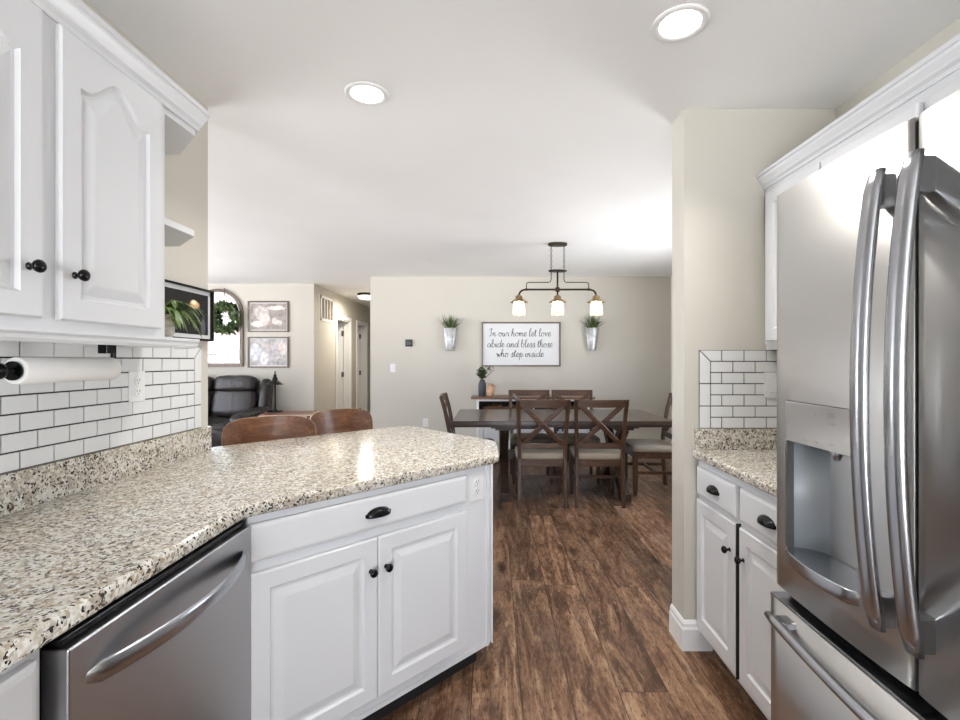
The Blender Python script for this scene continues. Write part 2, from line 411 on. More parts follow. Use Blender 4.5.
M_bulb = mat('warm_bulb', (1, .9, .7), .4, emit=(1, .80, .52), es=10)
M_led = mat('recessed_lamp_lens', (1, 1, 1), .4, emit=(1, .97, .93), es=7)
M_hlamp = mat('hall_lamp_glass', (1, 1, 1), .4, emit=(1, .93, .8), es=4)
def blobs(name, base, bl, streak=.35, sc=6):
    # a generic soft monochrome photograph made of soft ellipses in the picture's own plane (local x / z)
    m = mat(name, base, .5); t = NT(m); g = t.coord(); c = (*base, 1)
    dn = t.n('TexNoise', {'Vector': g, 'Scale': sc * 2.2, 'Detail': 3}).outputs[1]
    gg = t.n('VectorMath', {0: g, 1: t.n('VectorMath', {0: dn, 1: (.05, 0, .05)}, operation='MULTIPLY').outputs[0]}, operation='ADD').outputs[0]
    for (x, z, rx, rz, col) in bl:
        mp = t.n('Mapping', {'Vector': gg, 'Location': (-(x + .025) / rx, 0, -(z + .025) / rz), 'Scale': (1 / rx, 0, 1 / rz)}).outputs[0]
        ln = t.n('VectorMath', {0: mp}, operation='LENGTH').outputs['Value']
        c = t.mix(t.ramp(ln, [(.75, (1, 1, 1)), (1.05, (0, 0, 0))]), c, (*col, 1))
    n = t.n('TexNoise', {'Vector': g, 'Scale': sc * 3, 'Detail': 5}).outputs[0]
    c = t.mix(streak, c, t.ramp(n, [(.35, (.2, .19, .18)), (.65, (1, 1, 1))]), 'OVERLAY')
    t.l(c, t.b.inputs['Base Color']); return m
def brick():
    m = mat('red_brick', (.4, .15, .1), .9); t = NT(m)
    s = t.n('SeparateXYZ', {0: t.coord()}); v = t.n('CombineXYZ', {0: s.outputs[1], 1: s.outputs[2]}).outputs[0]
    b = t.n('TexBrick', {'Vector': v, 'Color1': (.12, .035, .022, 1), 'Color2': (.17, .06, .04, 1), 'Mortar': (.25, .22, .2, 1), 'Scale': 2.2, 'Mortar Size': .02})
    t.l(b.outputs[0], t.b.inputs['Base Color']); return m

# ------------------------------------------------------------------ the room
H = 2.465
RX = 1.565; LX = -1.29; COLX = .876; OY = 2.18
struct('floor', MB().box(-5.75, 2.75, -3.6, 12, -.1, 0), M_floor)
struct('ceiling', MB().box(-5.75, 2.75, -3.6, 12, H, H + .12), M_ceil)
def wall_x(name, x0, x1, y0, y1, hole=None):
    mb = MB()
    if hole is None: mb.box(x0, x1, y0, y1, 0, H)
    else:
        a, b, c, d = hole
        mb.box(x0, x1, y0, a, 0, H).box(x0, x1, b, y1, 0, H).box(x0, x1, a, b, d, H)
        if c > 0: mb.box(x0, x1, a, b, 0, c)
    return struct(name, mb, M_wall)
def wall_y(name, x0, x1, y0, y1, hole=None):
    mb = MB()
    if hole is None: mb.box(x0, x1, y0, y1, 0, H)
    else:
        a, b, c, d = hole
        mb.box(x0, a, y0, y1, 0, H).box(b, x1, y0, y1, 0, H).box(a, b, y0, y1, d, H)
        if c > 0: mb.box(a, b, y0, y1, 0, c)
    return struct(name, mb, M_wall)
wall_x('wall_kitchen_left', LX - .14, LX, -3.4, 2.17)
wall_x('wall_kitchen_right', RX, RX + .14, -3.4, OY)
wall_y('wall_pier', COLX, 2.45, OY, OY + .146)
wall_y('wall_kitchen_front', LX - .14, RX + .14, -3.54, -3.4, (KWIN[0], KWIN[1], KWIN[2], KWIN[3]))
wall_x('wall_dining_right', 2.45, 2.6, OY, 6.70, DWIN)
wall_y('wall_back_dining', -1.67, 2.45, 6.56, 6.70)
wall_x('wall_hall_right', -1.67, -1.53, 6.70, 11.0)
wall_y('wall_hall_end', -2.81, -1.53, 11.0, 11.12)
wall_y('wall_back_living', -5.6, -2.67, 7.17, 7.31)
wall_x('wall_living_left', -5.74, -5.6, -2.0, 7.31, (LWIN[1], LWIN[2], LWIN[3], LWIN[4]))
wall_y('wall_living_front', -5.74, LX - .14, -2.14, -2.0, (FWIN[0], FWIN[1], FWIN[2], FWIN[3]))
# hall left wall with two door openings
HX = -2.67; D1 = (8.22, 8.98); D2 = (9.45, 10.15)
mb = MB().box(HX - .14, HX, 7.31, D1[0], 0, H).box(HX - .14, HX, D1[1], D2[0], 0, H).box(HX - .14, HX, D2[1], 11, 0, H)
mb.box(HX - .14, HX, D1[0], D1[1], 2.04, H).box(HX - .14, HX, D2[0], D2[1], 2.04, H); struct('wall_hall_left', mb, M_wall)
# rooms behind the hall doors
struct('wall_bedroom', MB().box(-4.4, -4.3, 7.4, 11, 0, H).box(-4.4, HX - .14, 9.15, 9.22, 0, H).box(-4.4, HX - .14, 11, 11.1, 0, H), M_wall)

def base(name, path, side, h=.10):
    mb = MB().sweep(path, [(0, 0), (.014, 0), (.014, h * .72), (.010, h * .80), (.010, h * .9), (.004, h), (0, h)], side); return struct(name, mb, M_trim)
base('baseboard_pier', [(COLX, OY + .146), (COLX, OY), (1.0, OY)], 1, .135)
base('baseboard_back_dining', [(-1.67, 6.56), (2.45, 6.56)], 1)
base('baseboard_hall_right', [(-1.67, 11), (-1.67, 6.56)], 1) if False else None
base('baseboard_back_living', [(-5.6, 7.17), (-2.67, 7.17)], 1)
base('baseboard_kitchen_left', [(LX - .14, -2.0), (LX - .14, 2.17)], -1)
base('baseboard_hall_left', [(HX, 7.31), (HX, D1[0] - .08)], 1)

def window(name, M, wd, hg, cols, rows, fr=.06):
    # M: frame at the opening's lower left corner; u along width, n to the room
    mb = MB()
    for a in ((0, fr, 0, hg), (wd - fr, wd, 0, hg), (fr, wd - fr, 0, fr), (fr, wd - fr, hg - fr, hg)): mb.box(a[0], a[1], -.10, -.02, a[2], a[3], .004)
    mb.box(-.07, 0, 0, .018, -.07, hg + .07, .004).box(wd, wd + .07, 0, .018, -.07, hg + .07, .004).box(0, wd, 0, .018, hg, hg + .07, .004).box(-.09, wd + .09, -.02, .04, -.04, 0, .004)
    r = struct(name, mb.xf(M), M_trim)
    mb = MB()
    for i in range(1, cols):
        k = .02 if i * 2 == cols else .009
        mb.box(wd * i / cols - k, wd * i / cols + k, -.07, -.045, fr, hg - fr)
    for j in range(1, rows):
        k = .02 if j * 2 == rows else .009
        mb.box(fr, wd - fr, -.072, -.043, hg * j / rows - k, hg * j / rows + k)
    if cols > 1 or rows > 1: struct('window_muntins', mb.xf(M), M_trim, r)
    struct('window_pane', MB().box(fr, wd - fr, -.060, -.057, fr, hg - fr).xf(M), M_glass, r)
window('window_1', frame((-5.6, LWIN[1], LWIN[3]), (0, 1, 0), (1, 0, 0)), LWIN[2] - LWIN[1], LWIN[4] - LWIN[3], 12, 6)
window('window_2', frame((FWIN[0], -2.0, FWIN[2]), (1, 0, 0), (0, 1, 0)), FWIN[1] - FWIN[0], FWIN[3] - FWIN[2], 2, 1)
window('window_3', frame((KWIN[0], -3.4, KWIN[2]), (1, 0, 0), (0, 1, 0)), KWIN[1] - KWIN[0], KWIN[3] - KWIN[2], 2, 1)
window('window_4', frame((2.45, DWIN[1], DWIN[2]), (0, -1, 0), (-1, 0, 0)), DWIN[1] - DWIN[0], DWIN[3] - DWIN[2], 2, 1)
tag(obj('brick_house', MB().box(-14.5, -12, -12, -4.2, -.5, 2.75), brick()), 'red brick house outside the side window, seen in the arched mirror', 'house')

def hall_door(name, y0, y1, ang, hinge_far=True, closed=False):
    mb = MB(); cw = .065
    for a in (y0 - cw, y1): mb.box(HX, HX + .016, a, a + cw, 0, 2.04 + cw, .003)
    mb.box(HX, HX + .016, y0, y1, 2.04, 2.04 + cw, .003)
    mb.box(HX - .14, HX, y0, y0 + .02, 0, 2.04).box(HX - .14, HX, y1 - .02, y1, 0, 2.04).box(HX - .14, HX, y0 + .02, y1 - .02, 2.02, 2.04)
    mb.box(HX - .10, HX - .09, y1 - .032, y1 - .02, 0, 2.02)
    r = struct(name, mb, M_trim)
    # leaf opens into the room, hinged at the far jamb
    L = y1 - y0 - .05
    Mx = Matrix.Translation((HX - .14, y1 - .022, 0)) @ Matrix.Rotation(ang, 4, 'Z')
    lf = MB().box(-.035, 0, -L, 0, .01, 2.015, .002)
    for (a, b, c, d) in ((.1, .45, .2, .95), (.52, .9, .2, .95), (.1, .45, 1.1, 1.85), (.52, .9, 1.1, 1.85)):
        lf.box(0, .004, -L * b, -L * a, c, d, .002)
    struct('door_leaf', lf.xf(Mx), M_trim, r)
    for z in (.25, 1.05, 1.82):
        h = MB().box(HX - .139, HX - .105, y1 - .034, y1 - .02, z - .045, z + .045).tube([(HX - .136, y1 - .036, z - .05), (HX - .136, y1 - .036, z + .05)], .007)
        struct('hinge', h, M_hinge, r)
    return r
hall_door('door_1', D1[0], D1[1], -1.35)
hall_door('door_2', D2[0], D2[1], -1.2)
mb = MB().box(-2.55, -2.48, 10.98, 11, 0, 2.1).box(-1.78, -1.71, 10.98, 11, 0, 2.1).box(-2.48, -1.78, 10.98, 11, 2.04, 2.1)
d3 = struct('door_3', mb, M_trim)
struct('door_leaf', MB().box(-2.48, -1.78, 10.99, 10.999, 0.01, 2.04), M_trim, d3)

# ------------------------------------------------------------------ cabinet helpers
def door_front(mb, u0, u1, v0, v1, arch=0, t=.02, st=.058, n=22):
    def ring(ins, nn, ar):
        a, b, c, d = u0 + ins, u1 - ins, v0 + ins, v1 - ins
        pts = [(a, nn, c), (b, nn, c)]
        for k in range(n + 1):
            x = 1 - 2 * k / n; u = (a + b) / 2 + x * (b - a) / 2
            s = 0
            if ar:
                ax = abs(x); s = 0 if ax > .86 else (.5 + .5 * math.cos(PI * ax / .86))
            pts.append((u, nn, d - ar * (1 - s)))
        return pts
    if st is None:
        R = [ring(0, 0, 0), ring(0, t - .006, 0), ring(.004, t - .002, 0), ring(.012, t, 0)]
    else:
        ar = arch
        R = [ring(0, 0, 0), ring(0, t - .004, 0), ring(.004, t, 0), ring(st - .006, t, ar), ring(st, t - .008, ar), ring(st + .008, t - .009, ar), ring(st + .034, t - .0015, ar), ring(st + .038, t - .001, ar)]
    mb.rings(R, sm=False); return mb
def add_door(par, M, u0, u1, v0, v1, arch=0, st=.058, knob=None, name='door'):
    d = obj(name, door_front(MB(), u0, u1, v0, v1, arch, t=.014 if arch else .02, st=st).xf(M), M_cab, par)
    if knob:
        ku, kv = knob
        k = MB().lathe([(.008, 0), (.0085, .002), (.005, .005), (.0045, .010), (.0075, .014), (.0125, .018), (.0145, .023), (.0135, .027), (.009, .031), (.003, .032)], (ku, .013 if arch else .019, kv), (0, 1, 0), 20)
        obj('knob', k.xf(M), M_black, d, 'black round knob')
    return d
def add_drawer(par, M, u0, u1, v0, v1, pull=True):
    d = obj('drawer', door_front(MB(), u0, u1, v0, v1, st=None).xf(M), M_cab, par)
    if pull:
        c = ((u0 + u1) / 2, (v0 + v1) / 2 - .012); mb = MB()
        def shell(wd, hg, dp):
            out = []
            for j in range(9):
                b = PI / 2 * j / 8
                out.append([(c[0] + wd * math.cos(b) * math.cos(PI * i / 20), .0195 + dp * math.sin(b), c[1] + hg * math.cos(b) ** .8 * math.sin(PI * i / 20) ** .8 + (1 - j / 8) * .0) for i in range(21)])
            return out
        A = shell(.048, .030, .024); B = shell(.0455, .0275, .0215)
        ra = [mb._v(r) for r in A]; rb = [mb._v(r) for r in B]
        for R in (ra, rb):
            for p, q in zip(R[:-1], R[1:]):
                for i in range(20): mb._f([p[i], p[i + 1], q[i + 1], q[i]], True)
        for p, q in zip(ra[:-1], ra[1:]): pass
        for k in (0, 20):
            for j in range(8): mb._f([ra[j][k], rb[j][k], rb[j + 1][k], ra[j + 1][k]], False)
        for i in range(20): mb._f([ra[0][i], ra[0][i + 1], rb[0][i + 1], rb[0][i]], False)
        mb.box(c[0] - .05, c[0] + .05, .0195, .0215, c[1] + .002, c[1] + .012)
        obj('cup_pull', mb.xf(M), M_black, d, 'black cup pull')
    return d
CROWN = [(0, 0), (.006, 0), (.008, .012), (.018, .020), (.020, .026), (.030, .044), (.032, .052), (.038, .055), (.038, .068), (0, .068)]

# ------------------------------------------------------------------ left wall cabinets
FX = -1.0
cab = thing('wall_cabinet', 'white wall cabinet with two arched raised panel doors above the long counter', 'cabinet', (-1.145, 1.0, 1.39))
mb = MB().box(LX, FX, -.9, 1.46, 1.39, 2.10)
obj('cabinet_body', mb, M_cab, cab)
obj('light_rail', MB().sweep([(FX, -.9), (FX, 1.615), (-1.147, 1.757)], [(-.018, 0), (0.002, 0), (.006, .008), (.004, .016), (.010, .022), (.010, .03), (-.018, .03)], 1, 1.36), M_cab, cab)
Mf = frame((FX, 0, 0), (0, 1, 0), (1, 0, 0))
add_door(cab, Mf, 1.094, 1.43, 1.412, 2.090, .065, knob=(1.130, 1.52))
add_door(cab, Mf, .715, 1.052, 1.412, 2.090, .065, knob=(1.018, 1.52))
add_door(cab, Mf, .32, .662, 1.412, 2.088, .07, knob=(.357, 1.52))
add_door(cab, Mf, -.07, .277, 1.412, 2.088, .07)
sh = thing('end_shelf_unit', 'open white end shelves with clipped corners at the cabinet end', 'shelf', (-1.15, 1.6, 1.36))
SP = [(LX, 1.46), (FX, 1.46), (FX, 1.615), (-1.147, 1.757), (LX, 1.757)]
obj('shelf', MB().prism([(LX, 1.462), (FX - .002, 1.462), (FX - .002, 1.613), (-1.147, 1.756), (LX, 1.756)], 1.365, 1.388), M_cab, sh)
obj('shelf', MB().prism([(LX, 1.462), (FX - .004, 1.462), (FX - .004, 1.612), (-1.148, 1.755), (LX, 1.755)], 1.737, 1.757), M_cab, sh)
obj('shelf', MB().prism([(LX, 1.462), (FX - .002, 1.462), (FX - .002, 1.613), (-1.147, 1.756), (LX, 1.756)], 2.075, 2.10), M_cab, sh)
obj('crown_moulding', MB().sweep([(FX, -.9), (FX, 1.615), (-1.147, 1.757), (LX, 1.757)], CROWN, 1, 2.094).prism([(LX, -.9), (FX, -.9), (FX, 1.615), (-1.147, 1.757), (LX, 1.757)], 2.101, 2.12), M_cab, cab)

# left wall tiles
def tiles(name, M, wd, label, hmax=.3556, open_end=True):
    P = .0508; g = .0021; mb = MB()
    mb.mi = 1; mb.box(0, wd, 0, .0035, 0, hmax); mb.mi = 0
    def tile(poly):
        # poly in (u,v); shrink by the half joint
        cx = sum(p[0] for p in poly) / len(poly); cz = sum(p[1] for p in poly) / len(poly)
        def sh(d):
            out = []
            n = len(poly)
            for i in range(n):
                p = Vector(poly[i]); a = (p - Vector(poly[i - 1])).normalized(); c = (Vector(poly[(i + 1) % n]) - p).normalized()
                na = Vector((-a.y, a.x)); nc = Vector((-c.y, c.x)); m = na + nc; m = m / max(m.dot(na), .3); out.append(p + m * d)
            return out
        R = []
        for d, h in ((g, .0034), (g, .0065), (g + .001, .0078)): R.append([(q.x, h, q.y) for q in sh(d)])
        mb.rings(R, sm=False, cap0=False)
    tile([(0, hmax - 3 * P), (P, hmax - 3 * P), (P, hmax - P), (0, hmax)])
    z = hmax - 3 * P
    while z > .01:
        z0 = max(0, z - 2 * P); tile([(0, z0), (P, z0), (P, z), (0, z)]); z = z0
    u = P; first = True
    while u < wd - .002:
        u1 = min(wd, u + (P if first else 2 * P))
        if first: tile([(P, hmax - P), (u1, hmax - P), (u1, hmax), (0, hmax)])
        else: tile([(u, hmax - P), (u1, hmax - P), (u1, hmax), (u, hmax)])
        u = u1; first = False
    for r in range(6):
        z1 = hmax - P * (r + 1); z0 = z1 - P; u = P; k = 0
        while u < wd - .002:
            u1 = min(wd, u + (P if (k == 0 and r % 2 == 1) else 2 * P)); tile([(u, z0), (u1, z0), (u1, z1), (u, z1)]); u = u1; k += 1
    return tag(obj(name, mb.xf(M), [M_tile, M_grout]), label, 'tiles')
tiles('tile_backsplash', frame((LX, 2.112, 1.022), (0, -1, 0), (1, 0, 0)), 2.6, 'white subway tile backsplash with black grout under the left wall cabinet')

# ------------------------------------------------------------------ counters
CT = .914; CB = .876
poly = [(LX, -.9), (-.69, -.9), (-.69, 1.335), (.03, 2.06), (.025, 2.39), (-.50, 2.94), (-.56, 2.935), (-1.225, 2.30), (-1.43, 2.20), (-1.43, 2.172), (LX, 2.172)]
poly = [(LX, -.9), (-.69, -.9), (-.69, 1.335), (.012, 2.04), (.03, 2.075), (.027, 2.38), (.01, 2.415), (-.47, 2.93), (-.53, 2.955), (-.59, 2.93), (-1.30, 2.24), (-1.33, 2.172), (LX, 2.172)]
ct = obj('granite_countertop', MB().prism(poly, CB, CT, .009), M_gran)
tag(ct, 'speckled cream granite countertop running along the left wall and out over the peninsula', 'countertop')
tag(obj('granite_splash', MB().box(LX, LX + .02, -.9, 2.166, CT, 1.021, .002), M_gran), 'low granite upstand along the left wall below the tiles', 'upstand')

# dishwasher
dw = thing('dishwasher', 'stainless steel dishwasher with a bowed handle under the left counter', 'dishwasher', (-.98, 1.07, 0))
obj('tub', MB().box(LX + .03, -.735, .775, 1.365, .09, .865), M_blackm, dw)
obj('door', MB().box(-.73, -.684, .772, 1.360, .115, .851, .003), M_dw, dw)
obj('control_strip', MB().box(-.735, -.700, .775, 1.36, .853, .866, .002), M_black, dw, 'glossy black control strip')
obj('toe_plate', MB().box(-.80, -.775, .775, 1.365, 0.0, .11), M_blackm, dw)
pts = []; wds = []
for i in range(21):
    t_ = i / 20; pts.append((-.690 + .058 * math.sin(PI * t_) ** .75 , .80 + .53 * t_, .782)); wds.append(.034)
rg = []
for i, p in enumerate(pts):
    k_ = .35 if i in (0, 20) else 1
    rg.append([(p[0] + (.007 * math.cos(a) if math.cos(a) > 0 else .004 * math.cos(a)) * k_, p[1], p[2] + .019 * k_ * math.copysign(abs(math.sin(a)) ** .8, math.sin(a))) for a in [2 * PI * k / 16 for k in range(16)]])
obj('handle', MB().rings(rg), M_steelh, dw)
mb = MB()
for k in range(8): mb.box(-.724, -.694, .7712, .773, .70 - k * .008, .703 - k * .008)
obj('vent_slots', mb, M_slot, dw)

cabn = thing('base_cabinet', 'white base cabinet at the lower left corner, nearer than the dishwasher', 'cabinet', (-1.0, .3, 0))
obj('cabinet_body', MB().box(LX + .002, -.715, -.88, .755, .10, CB), M_cab, cabn)
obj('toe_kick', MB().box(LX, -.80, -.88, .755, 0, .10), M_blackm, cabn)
Mf = frame((-.715, 0, 0), (0, 1, 0), (1, 0, 0))
add_drawer(cabn, Mf, .28, .735, .742, .858); add_door(cabn, Mf, .28, .735, .135, .705, knob=(.32, .58))

# peninsula cabinet, face at 45 degrees
q = 1 / math.sqrt(2); CF = 2.068
pen = thing('peninsula_cabinet', 'white peninsula base cabinet with one wide drawer above two doors', 'cabinet', (-.55, 2.05, 0))
P0 = (-.700, CF - .700); P1 = (-.012, CF - .012)
body = [P0, P1, (-.004, CF + .01), (-.004, 2.30), (-.50, 2.755), (-1.15, 2.13), (-1.25, 2.172), (-1.28, 2.165), (-1.28, 1.372), (-.705, 1.372)]
body = [P0, P1, (-.004, CF + .01), (-.004, 2.30), (-.26, 2.56), (-1.10, 1.72), (-1.10, 1.372), (-.705, 1.372)]
obj('cabinet_body', MB().prism(body, .10, CB - .001), M_cab, pen)
tk = [(-.75, CF - .75 + .10), (-.07, CF - .07 + .10), (-.07, 2.24), (-.26, 2.45), (-1.05, 1.70)]
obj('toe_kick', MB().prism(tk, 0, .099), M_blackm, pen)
U45 = (q, q, 0); N45 = (q, -q, 0)
Mp = frame((P0[0], P0[1], 0), U45, N45)
# lengths along the face
def uu(x): return (x - .006 - P0[0]) / q
uA, uM, uB, uE = uu(-.692), uu(-.3995), uu(-.108), uu(-.012)
obj('face_rail', MB().box(0, uE, 0, .003, .10, .118).xf(Mp), M_cab, pen)
add_drawer(pen, Mp, uA, uB, .742, .850)
add_door(pen, Mp, uA, uM - .0015, .155, .708, knob=(uM - .03, .60))
add_door(pen, Mp, uM + .0015, uB, .155, .708, knob=(uM + .03, .60))
obj('end_panel', MB().box(-.0035, .0035, CF + .012, 2.29, .09, CB - .001), M_cab, pen)
obj('corner_post', MB().box(uE - .012, uE + .002, -.002, .006, .10, CB - .002).xf(Mp), M_cab, pen)

def outlet(name, M, label, kind='outlet', par=None, w_=.072, h_=.117):
    cat = 'outlet' if kind == 'outlet' else 'light switch'
    O = M @ Vector((0, 0, 0)); t = thing(name, label, cat, O)
    obj('cover_plate', MB().box(-w_ / 2, w_ / 2, 0, .005, -h_ / 2, h_ / 2, .0015).xf(M), M_pl, t)
    if kind == 'outlet':
        for s in (-1, 1):
            c = s * .0195
            soc = obj('socket', MB().lathe([(.0165, 0), (.0165, .0075), (.0155, .0082)], (0, 0, c), (0, 1, 0), 20).xf(M), M_pl, t)
            mb = MB().box(-.0075, -.0055, .008, .0086, c - .001, c + .008).box(.0055, .0075, .008, .0086, c - .001, c + .007).lathe([(.0023, .008), (.0023, .0086)], (0, 0, c - .007), (0, 1, 0), 10)
            obj('slots', mb.xf(M), M_slot, soc)
    else:
        mb = MB().box(-.017, .017, .004, .010, -.033, .033, .002)
        obj('rocker', mb.xf(M), M_pl, t)
    return t
outlet('wall_outlet', frame((P0[0] + q * (uB + uE) / 2, P0[1] + q * (uB + uE) / 2, .79), U45, N45), 'white double outlet on the end of the peninsula cabinet')
Xo = LX + .008; yo = 1.29 * 478 / (492 - 134)
outlet('wall_outlet', frame((Xo, yo, 1.225), (0, -1, 0), (1, 0, 0)), 'white double outlet on the left subway tiles', w_=.075, h_=.110)

# paper towel
hd = thing('paper_towel_holder', 'black under-cabinet paper towel holder with a round end knob', 'paper towel holder', (-1.15, 1.3, 1.36))
TX, TZ = -1.14, 1.294
obj('mount_arm', MB().box(TX - .014, TX + .014, 1.398, 1.4345, TZ + .045, 1.3895, .002).box(TX - .006, TX + .006, 1.4345, 1.444, TZ - .018, 1.3895, .002), M_black, hd)
obj('rod', MB().tube([(TX, 1.10, TZ), (TX, 1.436, TZ)], .008, 12), M_black, hd)
obj('end_knob', MB().lathe([(.004, 0), (.014, .003), (.019, .010), (.019, .018), (.012, .026), (.008, .03)], (TX, 1.09, TZ), (0, 1, 0), 20), M_black, hd)
obj('end_disc', MB().lathe([(.023, 0), (.023, .006)], (TX, 1.134, TZ), (0, 1, 0), 20), M_black, hd)
rl = MB(); R_ = .033
rl.rings([[(TX + r * math.cos(2 * PI * k / 40), y, TZ + r * math.sin(2 * PI * k / 40)) for k in range(40)] for r, y in ((.018, 1.142), (R_ - .002, 1.142), (R_, 1.145), (R_, 1.429), (R_ - .002, 1.432), (.018, 1.432))], loop=True)
rl.rings([[(TX + (R_ + .0005) * math.cos(a) + .0, y, TZ + (R_ + .0005) * math.sin(a)) for a in [PI * 1.02 - i * .06 for i in range(10)]] for y in (1.144, 1.430)], closed=False)
tag(obj('paper_towel_roll', rl, M_paper), 'part-used white paper towel roll hanging under the left wall cabinet', 'paper towel roll')

# plant and picture at the end shelf
pl = thing('potted_spider_plant', 'spider plant in a mottled glazed pot on the lowest end shelf', 'plant', (-1.125, 1.645, 1.388))
obj('pot', MB().lathe([(.020, 0), (.028, .006), (.036, .03), (.038, .045), (.034, .062), (.025, .074), (.023, .082), (.027, .089), (.024, .089), (.020, .083)], (-1.135, 1.645, 1.388), n=28), M_pot, pl)
obj('soil', MB().lathe([(.021, 0), (.012, .004)], (-1.135, 1.645, 1.468)), M_soil, pl)
mb = MB()
for i in range(60):
    a = random.uniform(0, 2 * PI)
    if i < 34: a = random.uniform(-.3, 1.5)
    el = random.uniform(.75, 1.4); d = Vector((math.cos(a) * math.cos(el), math.sin(a) * math.cos(el), math.sin(el)))
    L = random.uniform(.15, .23); wd = random.uniform(.016, .022); p = Vector((-1.135 + .01 * math.cos(a), 1.645 + .01 * math.sin(a), 1.474)); dr = random.uniform(.8, 1.25)
    if d.x < 0: L *= .5
    if d.y < -.1: L *= .7
    rl_ = random.uniform(-.4, .4)
    mb.mi = 0; mb.leaf(p, d, L, wd, dr, rl_, 8); mb.mi = 1; mb.leaf(p + Vector((.0004, -.0004, .0007)), d, L * .97, wd * .38, dr, rl_, 8)
obj('leaves', mb, [M_spider, M_spiderw], pl)
px0, px1 = 1.80, 2.169; pz0, pz1 = 1.404, 1.632; PX = LX
pf = thing('framed_print', 'black framed print with white mat hung near the end of the left wall', 'picture', (PX, (px0 + px1) / 2, pz0))
def rect_frame(par, M, wd, hg, fw, dp, mf):
    mb = MB(); mb.box(0, wd, 0, dp, 0, fw, .001).box(0, wd, 0, dp, hg - fw, hg, .001).box(0, fw, 0, dp, fw, hg - fw, .001).box(wd - fw, wd, 0, dp, fw, hg - fw, .001)
    return obj('frame', mb.xf(M), mf, par)
Mq = frame((PX, px1, pz0), (0, -1, 0), (1, 0, 0))
rect_frame(pf, Mq, px1 - px0, pz1 - pz0, .009, .03, M_black)
obj('mat_board', MB().box(.008, px1 - px0 - .008, .004, .016, .008, pz1 - pz0 - .008).xf(Mq), M_signw, pf)
def darkart():
    m = mat('dark_print_art', (.02, .02, .02), .5, spec=.2); t = NT(m); s = t.n('SeparateXYZ', {0: t.coord()})
    def spot(y, z, ry, rz, col, c):
        mp = t.n('CombineXYZ', {0: t.math('DIVIDE', t.math('SUBTRACT', s.outputs[1], y), ry), 1: t.math('DIVIDE', t.math('SUBTRACT', s.outputs[2], z), rz)}).outputs[0]
        ln = t.n('VectorMath', {0: mp}, operation='LENGTH').outputs['Value']
        return t.mix(t.ramp(ln, [(.6, (1, 1, 1)), (1.1, (0, 0, 0))]), c, (*col, 1))
    c = spot(.06, .152, .04, .020, (.75, .42, .24), (.010, .009, .009, 1)); c = spot(.055, .162, .022, .012, (.95, .80, .50), c)
    c = spot(.12, .06, .02, .05, (.10, .105, .12), c)
    t.l(c, t.b.inputs['Base Color']); return m
obj('print', MB().box(.028, px1 - px0 - .028, .015, .018, .026, pz1 - pz0 - .026).xf(Mq), darkart(), pf)

# ------------------------------------------------------------------ right side: cabinets, counter, tiles
rb = thing('base_cabinet', 'white base cabinet with two drawers and two doors between pier and refrigerator', 'cabinet', (1.22, 1.75, 0))
BX = .936
obj('cabinet_body', MB().box(BX, RX - .002, 1.345, 2.166, .10, CB), M_cab, rb)
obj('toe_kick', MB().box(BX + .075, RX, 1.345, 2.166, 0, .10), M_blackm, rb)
Mr = frame((BX, 2.166, 0), (0, -1, 0), (-1, 0, 0))
add_drawer(rb, Mr, .022, .360, .722, .846); add_door(rb, Mr, .022, .360, .135, .700, knob=(.325, .59))
add_drawer(rb, Mr, .392, .76, .722, .846); add_door(rb, Mr, .392, .76, .135, .700, knob=(.425, .59))
obj('dark_joint', MB().box(.3675, .3705, .0, .0185, .12, .705).xf(Mr), M_blackm, rb)
tag(obj('granite_countertop', MB().box(.910, RX, 1.345, 2.176, CB + .001, CT, .008), M_gran), 'short granite countertop to the left of the refrigerator', 'countertop')
tag(obj('granite_splash', MB().box(.922, RX, 2.158, 2.178, CT, 1.008, .002).box(RX - .02, RX, 1.345, 2.158, CT, 1.008, .002), M_gran), 'low granite upstand around the short right counter', 'upstand')
tiles('tile_backsplash', frame((.943, OY, 1.009), (1, 0, 0), (0, -1, 0)), .62, 'white subway tiles with black grout on the pier wall beside the refrigerator')
outlet('wall_switch', frame((1.278, OY - .008, 1.205), (1, 0, 0), (0, -1, 0)), 'white switch on the subway tiles left of the refrigerator', 'switch', w_=.085)

UX = 1.243
ru = thing('wall_cabinet', 'white wall cabinet run above the refrigerator and right counter', 'cabinet', (1.37, 1.3, 1.372))
obj('cabinet_body', MB().box(UX, RX, 1.35, 2.176, 1.39, 2.10).box(UX, RX, -.3, 1.35, 1.83, 2.10), M_cab, ru)
obj('light_rail', MB().box(UX + .004, UX + .02, 1.35, 2.174, 1.366, 1.39), M_cab, ru)
Mu = frame((UX, 2.176, 0), (0, -1, 0), (-1, 0, 0))
add_door(ru, Mu, .035, .385, 1.405, 2.062, 0); add_door(ru, Mu, .395, .80, 1.405, 2.062, 0)
add_door(ru, Mu, .835, 1.20, 1.85, 2.062, 0); add_door(ru, Mu, 1.21, 1.60, 1.85, 2.062, 0)
obj('crown_moulding', MB().sweep([(UX, 2.178), (UX, -.3)], CROWN, 1, 2.094).box(UX, RX, -.3, 2.176, 2.1005, 2.12), M_cab, ru)

